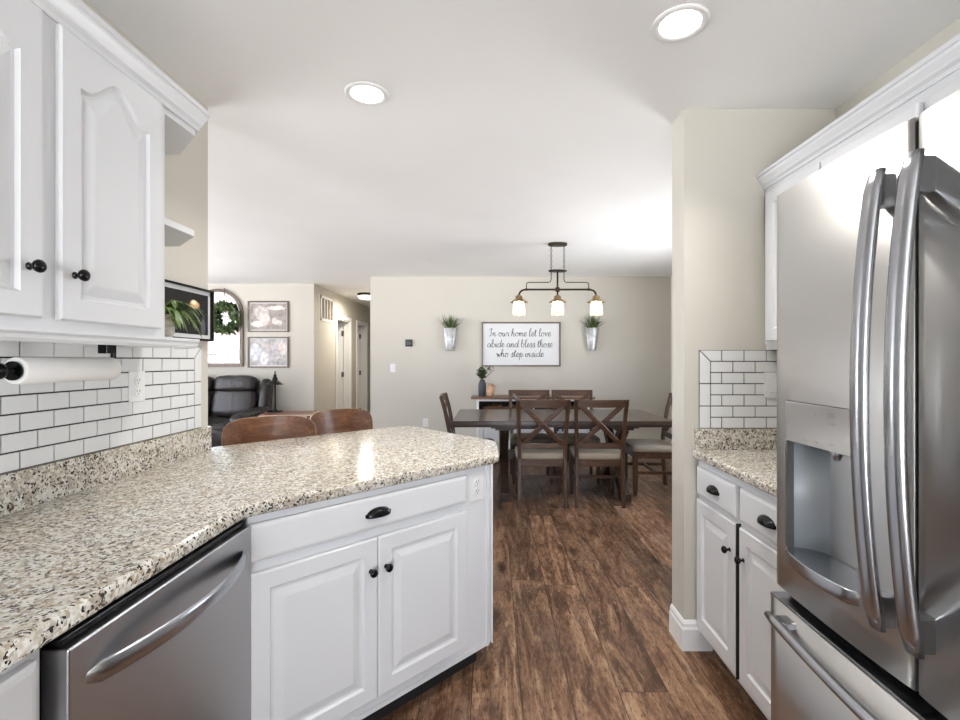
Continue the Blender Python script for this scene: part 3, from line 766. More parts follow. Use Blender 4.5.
# ------------------------------------------------------------------ refrigerator
fr = thing('refrigerator', 'stainless french door refrigerator with bottom freezer and water dispenser', 'refrigerator', (1.15, .875, 0))
F0, F1, FG = .42, 1.33, .893; FXF = .783
obj('cabinet_case', MB().box(.865, 1.50, F0 + .005, F1 - .005, .03, 1.765, .004), mat('fridge_case_grey', (.10, .10, .105), .5, .3), fr)
def curved_door(y0, y1, z0, z1, bulge=.008, hole=None, ny=28):
    mb = MB(); yc = (y0 + y1) / 2; hw = (y1 - y0) / 2
    ys = [y0 + (y1 - y0) * i / ny for i in range(ny + 1)]
    if hole: ys = sorted(set([y for y in ys if min(abs(y - hole[0]), abs(y - hole[1])) > .004] + [hole[0], hole[1]]))
    zs = [z0, z1]
    if hole: zs = [z0, hole[2], hole[3], z1]
    def fx(y, e=0):
        t_ = abs((y - yc) / hw); return FXF + bulge * t_ ** 2.2 + (.0012 * max(0, (t_ - .97) / .03) ** 2)
    g = [[mb.bm.verts.new((fx(y), y, z)) for z in zs] for y in ys]
    bk = [[mb.bm.verts.new((.862, y, z)) for z in (z0, z1)] for y in ys]
    for i in range(len(ys) - 1):
        for j in range(len(zs) - 1):
            if hole and hole[0] - 1e-5 <= ys[i] < hole[1] - 1e-5 and j == 1: continue
            mb._f([g[i][j], g[i + 1][j], g[i + 1][j + 1], g[i][j + 1]], True)
        mb._f([bk[i][0], bk[i][1], bk[i + 1][1], bk[i + 1][0]], False)
        mb._f([g[i][0], bk[i][0], bk[i + 1][0], g[i + 1][0]], False); mb._f([g[i][-1], g[i + 1][-1], bk[i + 1][1], bk[i][1]], False)
    for i in (0, -1):
        mb._f([g[i][j] for j in range(len(zs))] + [bk[i][1], bk[i][0]], False)
    return mb, fx
DH = (1.012, 1.272, .822, 1.213)
mb, fxl = curved_door(FG + .002, F1, .700, 1.775, hole=DH); dl = obj('door', mb, M_steel, fr)
mb, fxr = curved_door(F0, FG - .006, .700, 1.775); dr_ = obj('door', mb, M_steel, fr)
mb, _ = curved_door(F0, F1, .11, .672, .006); fz = obj('freezer_drawer', mb.xf(Matrix.Translation((-.014, 0, 0))), M_steel, fr)
obj('freezer_top_trim', MB().box(.772, .85, F0 + .004, F1 - .004, .673, .6785, .001), M_steelh, fr)
obj('gasket', MB().box(.83, .86, F0, F1, .67, .70).box(.80, .86, FG - .006, FG + .002, .70, 1.77), M_blackm, fr)
obj('kick_plate', MB().box(.84, .88, F0, F1, 0.0, .105), M_blackm, fr)
def vhandle(y, par):
    pts = []
    for i in range(25):
        t_ = i / 24; z = .790 + .905 * t_; out = .029 + .033 * (1 - (2 * t_ - 1) ** 2) + (-.003 if i in (0, 24) else 0)
        pts.append((FXF + .006 - out, y, z))
    mb = MB(); rings = []
    for i, p in enumerate(pts):
        sh_ = .82 if i in (0, 24) else 1; wd = .020 * sh_
        ring = []
        for k in range(14):
            a = 2 * PI * k / 14; cy = math.cos(a); cx = math.sin(a)
            ring.append((p[0] + (.009 * cx if cx > 0 else .012 * cx * sh_), p[1] + wd * math.copysign(abs(cy) ** .6, cy), p[2]))
        rings.append(ring)
    mb.rings(rings); h = obj('handle', mb, M_steelh, par)
    for z in (.83, 1.655):
        obj('handle_mount', MB().box(FXF - .030, FXF + .012, y - .013, y + .013, z - .035, z + .03, .003), M_black if False else M_steelh, h)
vhandle(.945, dl); vhandle(.862, dr_)
pts = [(FXF - .010 - .035 - .025 * math.sin(PI * i / 20), .47 + .81 * i / 20, .640) for i in range(21)]
h = obj('handle', MB().tube([(p[0], p[1], p[2]) for p in pts], [.013 if 0 < i < 20 else .009 for i in range(21)], 14), M_steelh, fz)
for y in (.50, 1.235): obj('handle_mount', MB().box(FXF - .045, FXF - .004, y - .022, y + .022, .632, .650, .003), M_steelh, h)
# dispenser
y0, y1, z0, z1 = DH
ZP = 1.106
dsp = obj('dispenser_panel', MB().box(.781, .81, y0 + .003, y1 - .003, ZP + .002, z1 - .002, .0015), M_panel, dl, 'silver dispenser control panel')
X = .7802
for (yy, zz, L) in ((1.257, 1.165, .010), (1.256, 1.128, .008), (1.195, 1.120, .018), (1.152, 1.122, .014), (1.10, 1.125, .012), (1.10, 1.172, .02), (1.10, 1.195, .016), (1.10, 1.189, .028), (1.155, 1.19, .003)):
    obj('control_print', MB().box(X, .7815, yy - L / 2, yy + L / 2, zz - .0012, zz + .0012), M_ctext, dsp)
mb = MB(); n = 16; cav = []
prof = [(0.80 + .085 * math.sin(PI * i / n) ** .6, y0 + .002 + (y1 - y0 - .004) * i / n) for i in range(n + 1)]
prof = [(.793, y0 + .001)] + prof + [(.793, y1 - .001)]
for z in (z0 - .002, ZP): cav.append([(x, y, z) for x, y in prof])
R2 = [mb._v(r) for r in cav]
for i in range(len(prof) - 1): mb._f([R2[0][i], R2[0][i + 1], R2[1][i + 1], R2[1][i]], True)
mb._f(R2[0], False); mb._f(list(reversed(R2[1])), False)
obj('dispenser_cavity', mb, M_recess, dl, recalc=False)
for yb_ in (y1 - .006, y0 - .001): obj('cavity_bezel', MB().box(.780, .80, yb_, yb_ + .007, z0, ZP), M_steelh, dl)
obj('nozzle', MB().lathe([(.012, 0), (.012, -.012), (.007, -.026), (.003, -.028)], (.825, 1.142, ZP), n=16), M_steelh, dl)
obj('paddle', MB().box(.835, .842, 1.03, 1.068, .94, 1.098, .002), mat('paddle_grey', (.42, .42, .40), .35, .5), dl)
tp = [(.86, y0 + .001), (.793, y0 + .001), (.768, y0 + .02)] + [(.768 - .014 * math.sin(PI * i / 8), y0 + .02 + (y1 - y0 - .04) * i / 8) for i in range(1, 8)] + [(.768, y1 - .02), (.793, y1 - .001), (.86, y1 - .001)]
obj('drip_tray', MB().prism(tp, .792, .824, .002), M_steelh, dl)

# ------------------------------------------------------------------ recessed lights
for i, (x, y, lb) in enumerate(((-.5376, 2.056, 'round recessed ceiling light nearer the left cabinets'), (.64, 1.627, 'round recessed ceiling light nearer the refrigerator'))):
    t = thing('recessed_light', lb, 'ceiling light', (x, y, H - .02), group='recessed ceiling lights')
    obj('trim_ring', MB().rings([[(x + r * math.cos(2 * PI * k / 40), y + r * math.sin(2 * PI * k / 40), H + dz) for k in range(40)] for r, dz in ((.093, 0), (.093, -.003), (.086, -.007), (.070, -.005), (.066, -.001), (.066, 0))], loop=True), M_trim, t)
    obj('lens', MB().lathe([(.068, -.001), (.066, -.004), (.03, -.005)], (x, y, H), n=36), M_led, t)
    l = bpy.data.lights.new('recessed_lamp', 'AREA'); l.shape = 'DISK'; l.size = .13; l.energy = 4.8; l.spread = math.radians(118); l.color = (1, .96, .9)
    o = bpy.data.objects.new('recessed_lamp', l); C.objects.link(o); o.parent = t; o.location = (0, 0, .008)

# ------------------------------------------------------------------ stools at the peninsula
def stool():
    r = thing('counter_stool', '', 'stool')
    # facing local -Y (towards the counter); back at +Y; curved slab back
    mb = MB(); n = 20; Wd, Hh = .46, .20; zc = .905
    def outline(s, sc=1):
        pts = []
        for k in range(40):
            a = 2 * PI * k / 40; c_, s_ = math.cos(a), math.sin(a)
            pts.append((Wd / 2 * sc * math.copysign(abs(c_) ** .45, c_), Hh / 2 * (sc if sc == 1 else sc) * math.copysign(abs(s_) ** .6, s_)))
        return pts
    def place(u, v, off):
        return (u, .20 - .10 * (u / (Wd / 2)) ** 2 + off + .12 * (v), zc + v)
    rings = []
    for off, sc in ((0, .97), (.0, .985), (.003, 1), (.011, 1), (.014, .985), (.014, .97)):
        rings.append([place(u, v, off) for u, v in outline(0, sc)])
    # front / back faces as grids of rings shrinking to the centre
    inner = [[place(u * k, v * k, 0) for u, v in outline(0, .97)] for k in (.01, .25, .5, .75)]
    outer = [[place(u * k, v * k, .014) for u, v in outline(0, .97)] for k in (.75, .5, .25, .01)]
    mb2 = MB(); mb2.mi = 0; mb2.rings(inner + rings + outer)
    for f in mb2.bm.faces:
        c = f.calc_center_median(); 
    b = obj('backrest', mb2, M_swood, r)
    e = MB().rings([[place(u, v, o) for u, v in outline(0, s_)] for o, s_ in ((.0025, 1.002), (.0025, 1.008), (.0115, 1.008), (.0115, 1.002))], loop=True)
    obj('veneer_edge', e, M_ply, b, 'pale veneer edge')
    for s in (-1, 1):
        obj('back_post', MB().tube([(s * .10, .12, .62), (s * .10, .20, .70), (s * .10, .206, .84), (s * .10, .222, .93)], .009), M_black, r)
    obj('seat', MB().pillow((0, 0, .635), (.42, .40, .05), e=.4), M_swood, r)
    for sx in (-1, 1):
        for sy in (-1, 1):
            obj('leg', MB().tube([(sx * .15, sy * .14, .62), (sx * .21, sy * .20, 0)], [.018, .012], 10), M_swood, r)
    obj('footrest', MB().tube([(sx * .19, sy * .18, .22) for sx, sy in ((-1, -1), (1, -1), (1, 1), (-1, 1), (-1, -1))], .007), M_black, r)
    return r
st = stool(); st.location = (-1.15, 2.49, 0); st.rotation_euler.z = math.radians(26)
tag(st, 'left of the two walnut counter stools, its broad curved back nearer the wall end', 'stool', 'stools behind the peninsula')
s2 = copy_tree(st); s2.location = (-.84, 2.91, 0); s2.rotation_euler.z = math.radians(54)
tag(s2, 'right of the two walnut counter stools, its back slanting beside the hall opening', 'stool', 'stools behind the peninsula')

# ------------------------------------------------------------------ dining table
tb = thing('dining_table', 'long dark wood trestle dining table with six cross-back chairs', 'table', (.66, 4.905, 0))
TX0, TX1, TY0, TY1 = -.365, 1.67, 4.38, 5.43
mb = MB(); ys = [TY0 + (TY1 - TY0) * i / 6 for i in range(7)]
for i in range(6): mb.box(TX0 + .24, TX1 - .24, ys[i] + .0007, ys[i + 1] - .0007, .722, .76, .002)
for a, b in ((TX0, TX0 + .238), (TX1 - .238, TX1)): mb.box(a, b, TY0, TY1, .722, .76, .002)
top = obj('tabletop', mb, M_dtop, tb)
obj('apron', MB().box(TX0 + .012, TX1 - .012, TY0 + .012, TY1 - .012, .700, .721, .003), M_dwood, tb)
for X in (.12, 1.25):
    obj('top_block', MB().box(X - .13, X + .13, TY0 + .10, TY1 - .10, .677, .699, .003).box(X - .09, X + .09, TY0 + .13, TY1 - .13, .655, .677, .003), M_dwood, tb)
    obj('leg', MB().bar((X - .0005, 4.50, .035), (X - .0005, 5.28, .675), .092, .085, (1, 0, 0), .004).box(X - .048, X + .048, 4.44, 4.57, 0, .07, .004), M_dwood, tb)
    obj('leg', MB().bar((X + .0005, 5.31, .035), (X + .0005, 4.53, .675), .090, .083, (1, 0, 0), .004).box(X - .048, X + .048, 5.24, 5.37, 0, .07, .004), M_dwood, tb)
obj('stretcher', MB().box(.12, 1.25, 4.87, 4.94, .31, .40, .004), M_dwood, tb)

# ------------------------------------------------------------------ chairs (local: seat towards +Y)
def chair():
    r = thing('dining_chair', '', 'chair'); hw = .205
    def stile(s):
        pts = [(s * (hw + .004), -.225, 0), (s * hw, -.205, .25), (s * hw, -.195, .44), (s * (hw + .004), -.215, .62), (s * (hw + .012), -.255, .82), (s * (hw + .018), -.295, .965)]
        return MB().strap(pts, .036, .036, (1, 0, 0))
    def yb(z): # back plane y at height
        P = [(.44, -.195), (.62, -.215), (.82, -.255), (.97, -.296)]
        for (a, ya), (b, y_) in zip(P[:-1], P[1:]):
            if z <= b: return ya + (y_ - ya) * (z - a) / (b - a)
        return P[-1][1]
    for s in (-1, 1): obj('leg', stile(s), M_cwood, r)
    for s in (-1, 1):
        obj('leg', MB().rings([[(s * .20 + a * w_, .195 + b * w_, z) for a, b in ((-1, -1), (1, -1), (1, 1), (-1, 1))] for z, w_ in ((0, .014), (.06, .019), (.39, .022), (.42, .022))], sm=False), M_cwood, r)
    # top rail, gently bowed
    n = 10; rg = []
    for i in range(n + 1):
        x = -.238 + .476 * i / n; k = 1 - (x / .238) ** 2; y = yb(.935) - .022 * k + .004; ht = .030 + .004 * k; zt = .935 + .006 * (1 - k)
        rg.append([(x, y - .012, zt - ht), (x, y + .012, zt - ht), (x, y + .006 - .006, zt + ht), (x, y - .020, zt + ht)])
    obj('top_rail', MB().rings(rg, sm=False), M_cwood2, r)
    obj('lower_rail', MB().box(-.20, .20, yb(.56) - .011, yb(.56) + .013, .525, .575, .003), M_cwood2, r)
    for s in (-1, 1):
        p0 = (s * -.185, yb(.56) + s * .004, .56); p1 = (s * .185, yb(.92) + s * .004, .92); mid = ((0), yb(.74) - .018 + s * .004, .74)
        obj('cross_slat', MB().strap([p0, ((p0[0] + 0) / 2, yb(.65) - .012 + s * .004, .65), mid, (p1[0] / 2, yb(.83) - .014 + s * .004, .83), p1], .046, .016, Vector((s * .36, 0, -.37)).normalized() if False else Vector((.36, 0, -.37 * s))), M_cwood2, r)
    ap = MB().box(-.19, .19, .185, .21, .36, .425, .002).box(-.19, .19, -.20, -.178, .36, .425, .002).box(-.212, -.19, -.18, .19, .36, .425, .002).box(.19, .212, -.18, .19, .36, .425, .002)
    obj('apron', ap, M_cwood2, r)
    cu = MB().pillow((0, .012, .452), (.465, .445, .07), e=.32); obj('seat_cushion', cu, M_seat, r, 'beige upholstered seat')
    for s in (-1, 1): obj('stretcher', MB().box(s * .203 - .009, s * .203 + .009, -.20, .18, .205, .235, .002), M_cwood, r)
    obj('stretcher', MB().box(-.195, .195, -.012, .006, .207, .233, .002), M_cwood2, r)
    return r
ch0 = chair()
spots = [(.452, 4.50, 0, 'cross-back dining chair tucked in at the near side of the table, left one'),
         (.975, 4.50, -2, 'cross-back dining chair tucked in at the near side of the table, right one'),
         (.433, 5.30, 180, 'wooden chair across the table, left of the two before the sideboard'),
         (.935, 5.30, 180, 'wooden chair across the table, right of the two before the sideboard'),
         (-.205, 4.905, -90, 'dining chair at the left head of the table, seen edge-on'),
         (1.60, 4.86, 88, 'dining chair at the right head of the table, partly hidden by the pier')]
for i, (x, y, a, lb) in enumerate(spots):
    c = ch0 if i == 0 else copy_tree(ch0)
    c.location = (x, y, 0); c.rotation_euler.z = math.radians(a); tag(c, lb, 'chair', 'chairs around the dining table')

# ------------------------------------------------------------------ sideboard against the back wall
sb = thing('sideboard', 'white sideboard with a wooden top and dark open shelf behind the table', 'sideboard', (.52, 6.34, 0))
SX0, SX1, SY0, SY1 = -.20, 1.26, 6.15, 6.54
obj('top', MB().box(SX0 - .07, SX1 + .06, SY0 - .03, SY1, .815, .845, .003), M_sideW, sb)
mb = MB().box(SX0, SX0 + .03, SY0, SY1, .08, .814).box(SX1 - .03, SX1, SY0, SY1, .08, .814).box(SX0 + .03, SX1 - .03, SY0, SY1, .79, .814).box(SX0 + .03, SX1 - .03, SY0, SY1, .58, .602).box(SX0 + .03, SX1 - .03, SY0, SY1, .08, .105).box(SX0 + .03, SX1 - .03, SY0 + .02, SY1, .106, .579)
mb.box(.515, .545, SY0, SY1 - .02, .603, .789)
obj('carcass', mb, M_trim, sb)
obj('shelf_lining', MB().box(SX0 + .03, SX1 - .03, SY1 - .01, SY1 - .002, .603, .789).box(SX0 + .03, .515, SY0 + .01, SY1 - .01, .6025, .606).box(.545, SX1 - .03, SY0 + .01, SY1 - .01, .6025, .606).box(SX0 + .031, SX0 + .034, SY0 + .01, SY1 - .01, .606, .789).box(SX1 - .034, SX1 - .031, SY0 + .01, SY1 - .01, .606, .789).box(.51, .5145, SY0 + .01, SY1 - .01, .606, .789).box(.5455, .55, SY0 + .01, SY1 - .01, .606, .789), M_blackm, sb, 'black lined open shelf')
Ms = frame((SX0, SY0 + .02, 0), (1, 0, 0), (0, -1, 0))
for i in range(4):
    a = .035 + i * .3475; add_door(sb, Ms, a, a + .343, .11, .575, knob=(a + (.31 if i % 2 == 0 else .03), .42))
for s in (SX0 + .04, SX1 - .04):
    for y in (SY0 + .04, SY1 - .04): obj('foot', MB().box(s - .025, s + .025, y - .025, y + .025, 0, .08), M_trim, sb)
def basket(x, lb):
    t = thing('wicker_basket', lb, 'basket', (x, 6.33, .607), group='baskets in the sideboard shelf')
    mb = MB()
    for k in range(6):
        z = .612 + k * .019; e = .004 * k; w2, d2 = .155 + e, .12 + e * .6
        pts = [(x + w2 * math.copysign(abs(math.cos(a)) ** .4, math.cos(a)), 6.33 + d2 * math.copysign(abs(math.sin(a)) ** .4, math.sin(a)), z + .004 * math.sin(9 * a + k * PI)) for a in [2 * PI * i / 36 for i in range(37)]]
        mb.tube(pts, .0105, 6)
    mb.box(x - .15, x + .15, 6.215, 6.445, .607, .615)
    obj('basket_body', mb, M_basket, t)
    mb = MB()
    for i in range(14): mb.pillow((x + random.uniform(-.10, .10), 6.33 + random.uniform(-.08, .06), .715 + random.uniform(-.01, .014)), (.07, .03, .03), Matrix.Rotation(random.uniform(0, 3), 3, 'Z'), .8, 8, 5)
    obj('filling', mb, M_basket if x < .3 else M_seat, t)
basket(.06, 'brown wicker basket on the sideboard shelf below the vases')
basket(.34, 'brown wicker basket on the sideboard shelf behind the left far chair')

v = thing('flower_vase', 'dark grey vase of small-leaved greenery on the left of the sideboard', 'vase', (-.13, 6.32, .845))
obj('vase_body', MB().lathe([(.045, 0), (.050, .01), (.052, .14), (.046, .175), (.034, .195), (.034, .215), (.028, .215), (.028, .19)], (-.13, 6.32, .845)), M_vase, v)
mb = MB()
for i in range(11):
    a = random.uniform(0, 2 * PI); le = random.uniform(.0, .6); d = Vector((math.cos(a) * le, math.sin(a) * le * .6, 1)).normalized(); L = random.uniform(.12, .21)
    b0 = Vector((-.13, 6.32, 1.04)); mb.mi = 1; mb.tube([b0, b0 + d * L * .5, b0 + d * L], .002, 5); mb.mi = 0
    for k in range(9):
        t_ = .25 + .75 * k / 8; aa = random.uniform(0, 2 * PI)
        mb.leaf(b0 + d * L * t_, (math.cos(aa), math.sin(aa), .5), .065, .034, .2)
d = Vector((.62, 0, .75)); b0 = Vector((-.12, 6.32, 1.04)); mb.mi = 1; mb.tube([b0, b0 + d * .12, b0 + d * .2 + Vector((.03, 0, 0))], .002, 5); mb.mi = 0
for k in range(6): mb.leaf(b0 + d * (.1 + .025 * k), (random.uniform(-1, 1), 0, .6), .035, .018)
obj('greenery', mb, [M_olive, M_soil], v)
j = thing('ceramic_jug', 'small peach ceramic jug with a wavy neck beside the dark vase', 'jug', (-.02, 6.30, .845))
obj('jug_body', MB().lathe([(.032, 0), (.045, .02), (.057, .06), (.054, .09), (.036, .115), (.030, .135), (.038, .155), (.046, .162), (.040, .162), (.027, .14)], (-.02, 6.30, .845)), M_jug, j)
obj('jug_handle', MB().tube([(.015, 6.30, .99), (.045, 6.30, .975), (.045, 6.30, .945), (.028, 6.30, .925)], .006, 8), M_jug, j)

# ------------------------------------------------------------------ back wall decor
SY = 6.56
sg = thing('wall_sign', 'framed white sign with handwritten blessing on the dining wall', 'sign', (.40, SY, 1.23))
sx0, sx1, sz0, sz1 = -.141, .939, 1.231, 1.84
Mw = frame((sx0, SY, sz0), (1, 0, 0), (0, -1, 0))
rect_frame(sg, Mw, sx1 - sx0, sz1 - sz0, .02, .03, M_framew)
obj('board', MB().box(.019, sx1 - sx0 - .019, .001, .014, .019, sz1 - sz0 - .019).xf(Mw), M_signw, sg)
G = {
 'a': (1.05, [[(.8, .9), (.4, 1), (.05, .55), (.2, .05), (.55, .15), (.8, .9), (.78, .2), (.92, .0), (1.1, .3)]]),
 'b': (.95, [[(0, .3), (.38, 1.5), (.3, 2.1), (.1, 1.8), (.1, .4), (.3, 0), (.68, .2), (.7, .75), (.45, .95), (.7, .85), (.95, .9)]]),
 'd': (1.05, [[(.75, .8), (.4, 1), (.05, .5), (.25, .02), (.6, .2), (.95, 2.1), (.78, .5), (.9, 0), (1.1, .3)]]),
 'e': (.72, [[(0, .35), (.42, .5), (.58, .85), (.36, 1.05), (.12, .7), (.14, .15), (.4, 0), (.78, .35)]]),
 'h': (.95, [[(0, .3), (.42, 1.7), (.3, 2.1), (.12, 1.6), (.05, 0)], [(.05, .2), (.35, .95), (.6, .8), (.55, .1), (.7, 0), (.98, .3)]]),
 'i': (.5, [[(0, .3), (.2, 1), (.15, .1), (.3, 0), (.53, .3)], [(.25, 1.4), (.27, 1.5)]]),
 'l': (.55, [[(0, .3), (.42, 1.7), (.28, 2.15), (.1, 1.5), (.15, .1), (.32, 0), (.6, .3)]]),
 'm': (1.2, [[(.0, .6), (.15, 1), (.1, 0)], [(.1, .2), (.35, .95), (.5, .8), (.45, 0)], [(.47, .3), (.7, .95), (.87, .8), (.83, .1), (.95, 0), (1.22, .3)]]),
 'n': (.95, [[(0, .6), (.15, 1), (.1, 0)], [(.1, .2), (.4, .95), (.6, .8), (.55, .1), (.7, 0), (.98, .3)]]),
 'o': (.85, [[(.42, 1), (.08, .75), (.08, .2), (.35, 0), (.65, .25), (.62, .8), (.42, 1), (.5, .78), (.88, .85)]]),
 'p': (.85, [[(0, .5), (.2, 1), (.08, -.95)], [(.1, .2), (.4, 1), (.68, .7), (.5, .05), (.2, .1)], [(.5, .05), (.88, .3)]]),
 'r': (.75, [[(0, .3), (.2, 1.1), (.3, .88), (.6, .88), (.5, .2), (.6, 0), (.78, .3)]]),
 's': (.68, [[(0, .3), (.4, 1.15), (.42, .7), (.5, .15), (.22, -.08), (.05, .12)], [(.42, .05), (.7, .3)]]),
 't': (.58, [[(0, .3), (.3, 1.9), (.2, .2), (.35, 0), (.6, .3)], [(0, 1.25), (.6, 1.38)]]),
 'u': (.95, [[(0, .6), (.15, 1), (.15, .2), (.4, 0), (.62, .9), (.6, .2), (.72, 0), (.98, .3)]]),
 'v': (.8, [[(0, .7), (.15, 1), (.32, 0), (.6, .9), (.82, .85)]]),
 'w': (1.1, [[(0, .7), (.15, 1), (.3, .05), (.5, .8), (.68, .05), (.95, .9), (1.12, .85)]]),
 'I': (.75, [[(-.15, 1.6), (.15, 2.0), (.7, 2.1)], [(.42, 2.1), (.32, .25), (.08, 0), (-.12, .2)]]), ' ': (.55, [])}
def cat_rom(P, n=5):
    P = [Vector(p) for p in P]
    if len(P) < 3: return P
    Q = [P[0]] + P + [P[-1]]; out = []
    for i in range(1, len(Q) - 2):
        for k in range(n):
            t = k / n; a, b, c, d_ = Q[i - 1], Q[i], Q[i + 1], Q[i + 2]
            out.append(.5 * ((2 * b) + (c - a) * t + (2 * a - 5 * b + 4 * c - d_) * t * t + (3 * b - a - 3 * c + d_) * t ** 3))
    out.append(P[-1]); return out
mb = MB()
for txt, xa, xb, yb_ in (('In our home let love', 489.3, 550.7, 336.3), ('abide and bless those', 487.2, 552.3, 347.2), ('who step inside', 496.2, 543.5, 356.8)):
    tot = sum(G[c][0] for c in txt); x0 = (xa - 492) / 478 * SY; x1 = (xb - 492) / 478 * SY; k = (x1 - x0) / tot; zb = 1.32 + (360 - yb_) / 478 * SY; kz = .050; cx = x0
    for c in txt:
        for stq in G[c][1]:
            P = cat_rom(stq)
            pts = [(cx + p.x * k + p.y * .004, SY - .0145, zb + p.y * kz) for p in P]
            rad = []
            for i in range(len(pts)):
                dz = pts[min(i + 1, len(pts) - 1)][2] - pts[max(i - 1, 0)][2]; rad.append(.0042 if dz < -.002 else .0027)
            mb.tube(pts, rad, 5)
        cx += G[c][0] * k
obj('lettering', mb, M_ink, sg, 'dark script lettering')

def wall_planter(px, lb, seed):
    random.seed(seed); x = (px - 492) / 478 * (SY - .06); yc = SY - .062
    t = thing('wall_planter', lb, 'planter', (x, SY, 1.44), group='wall planters')
    mb = MB(); rg = []
    for z, r in ((1.447, .052), (1.45, .054), (1.60, .078), (1.745, .098), (1.75, .102), (1.756, .102), (1.756, .096), (1.70, .088)):
        rg.append([(x + r * math.cos(a), yc + .55 * r * math.sin(a), z) for a in [2 * PI * k / 28 for k in range(28)]])
    mb.rings(rg, cap1=True)
    obj('bucket', mb, M_galv, t)
    obj('hanging_hook', MB().box(x - .01, x + .01, SY - .008, SY - .001, 1.70, 1.80), M_galv, t)
    mb = MB()
    for i in range(110):
        a = random.uniform(0, 2 * PI); le = random.uniform(.05, .95); d = Vector((math.cos(a) * le, math.sin(a) * le * .5 - .15, 1)).normalized()
        p = Vector((x + math.cos(a) * .06 * le, yc - .005 + .02 * math.sin(a), 1.735)); p.y = min(p.y, SY - .02)
        if d.y > 0: d.y *= .2
        mb.leaf(p, d, random.uniform(.13, .27), .009, random.uniform(.1, .45), None, 4)
    obj('grass', mb, M_grass, t)
wall_planter(450, 'galvanised bucket planter with grass, left of the blessing sign', 3)
wall_planter(592, 'galvanised bucket planter with grass, right of the blessing sign', 5)
random.seed(11)
xth = (409 - 492) / 478 * SY
th = thing('thermostat', 'small square black thermostat on the wall left of the planters', 'thermostat', (xth, SY, 1.50))
obj('housing', MB().box(xth - .048, xth + .048, SY - .022, SY, 1.505, 1.60, .006), M_blackm, th)
obj('screen', MB().box(xth - .036, xth + .036, SY - .0235, SY - .022, 1.522, 1.585), mat('thermostat_screen', (.012, .012, .013), .3), th)
outlet('wall_switch', frame(((393 - 492) / 478 * SY, SY, 1.21), (1, 0, 0), (0, -1, 0)), 'white light switch at the corner by the hall', 'switch')
outlet('wall_outlet', frame(((425.6 - 492) / 478 * SY, SY, .46), (1, 0, 0), (0, -1, 0)), 'white outlet low on the dining wall beyond the peninsula')

# ------------------------------------------------------------------ pendant
PX_, PY_ = .642, 4.68
pd = thing('pendant_light', 'dark bronze linear pendant with three glass jar shades above the table', 'pendant light', (PX_, PY_, 1.75))
def oval(mb, z0, z1, a, b):
    rg = [[(PX_ + a * s_ * math.cos(t), PY_ + b * s_ * math.sin(t), z) for t in [2 * PI * k / 32 for k in range(32)]] for z, s_ in ((z0, .92), (z0 + .005, 1), (z1 - .004, 1), (z1, .95))]; mb.rings(rg); return mb
obj('canopy', oval(MB(), H - .028, H, .094, .05), M_darkbronze, pd)
obj('spreader_plate', oval(MB(), 2.182, 2.20, .09, .045), M_darkbronze, pd)
for s in (-1, 1):
    mb = MB(); x = PX_ + s * .063; z = 2.198; k = 0
    while z < H - .03:
        pts = []
        for i in range(13):
            a = 2 * PI * i / 12; off = .009 * math.cos(a)
            pts.append((x + (off if k % 2 else 0), PY_ + (0 if k % 2 else off), z + .014 + .017 * math.sin(a)))
        mb.tube(pts, .0022, 5); z += .0255; k += 1
    obj('chain', mb, M_darkbronze, pd)
obj('stem', MB().tube([(PX_, PY_, 2.185), (PX_, PY_, 1.93)], .0085, 12).lathe([(.018, -.022), (.024, -.012), (.024, .012), (.018, .022)], (PX_, PY_, 2.01)), M_darkbronze, pd)
A = .378
pts = [(-A, 1.935), (-A, 1.955), (-A + .008, 1.98), (-A + .028, 2.0), (-A + .06, 2.01), (A - .06, 2.01), (A - .028, 2.0), (A - .008, 1.98), (A, 1.955), (A, 1.935)]
obj('main_bar', MB().tube([(PX_ + x, PY_, z) for x, z in pts], .0095, 12), M_darkbronze, pd)
for s in (-1, 1):
    P = [(.063, 2.185), (.063, 2.11), (.068, 2.09), (.085, 2.08), (.285, 2.08), (.300, 2.074), (.305, 2.06), (.305, 2.012)]
    obj('side_arm', MB().tube([(PX_ + s * x, PY_, z) for x, z in P], .0045, 8).lathe([(.012, -.008), (.014, 0), (.012, .008)], (PX_ + s * .305, PY_, 2.01), (1, 0, 0), 12), M_darkbronze, pd)
M_brass = mat('aged_brass', (.42, .29, .15), .35, .9)
for s in (-1, 0, 1):
    x = PX_ + s * A
    cp = obj('shade_cap', MB().lathe([(.012, 1.958), (.020, 1.950), (.034, 1.945), (.036, 1.918), (.044, 1.912), (.060, 1.904), (.088, 1.888), (.090, 1.886), (.060, 1.899), (.03, 1.905)], (x, PY_, 0), n=28, cap=False), M_brass, pd)
    obj('lamp_shade', MB().lathe([(.048, 1.903), (.052, 1.89), (.062, 1.80), (.063, 1.775), (.058, 1.762), (.050, 1.752)], (x, PY_, 0), n=28, cap=False), M_jar, cp, 'glowing glass jar shade')
    obj('bulb', MB().lathe([(.006, 1.905), (.012, 1.90), (.016, 1.885), (.026, 1.86), (.030, 1.835), (.025, 1.812), (.010, 1.798)], (x, PY_, 0), n=18), M_bulb, cp)

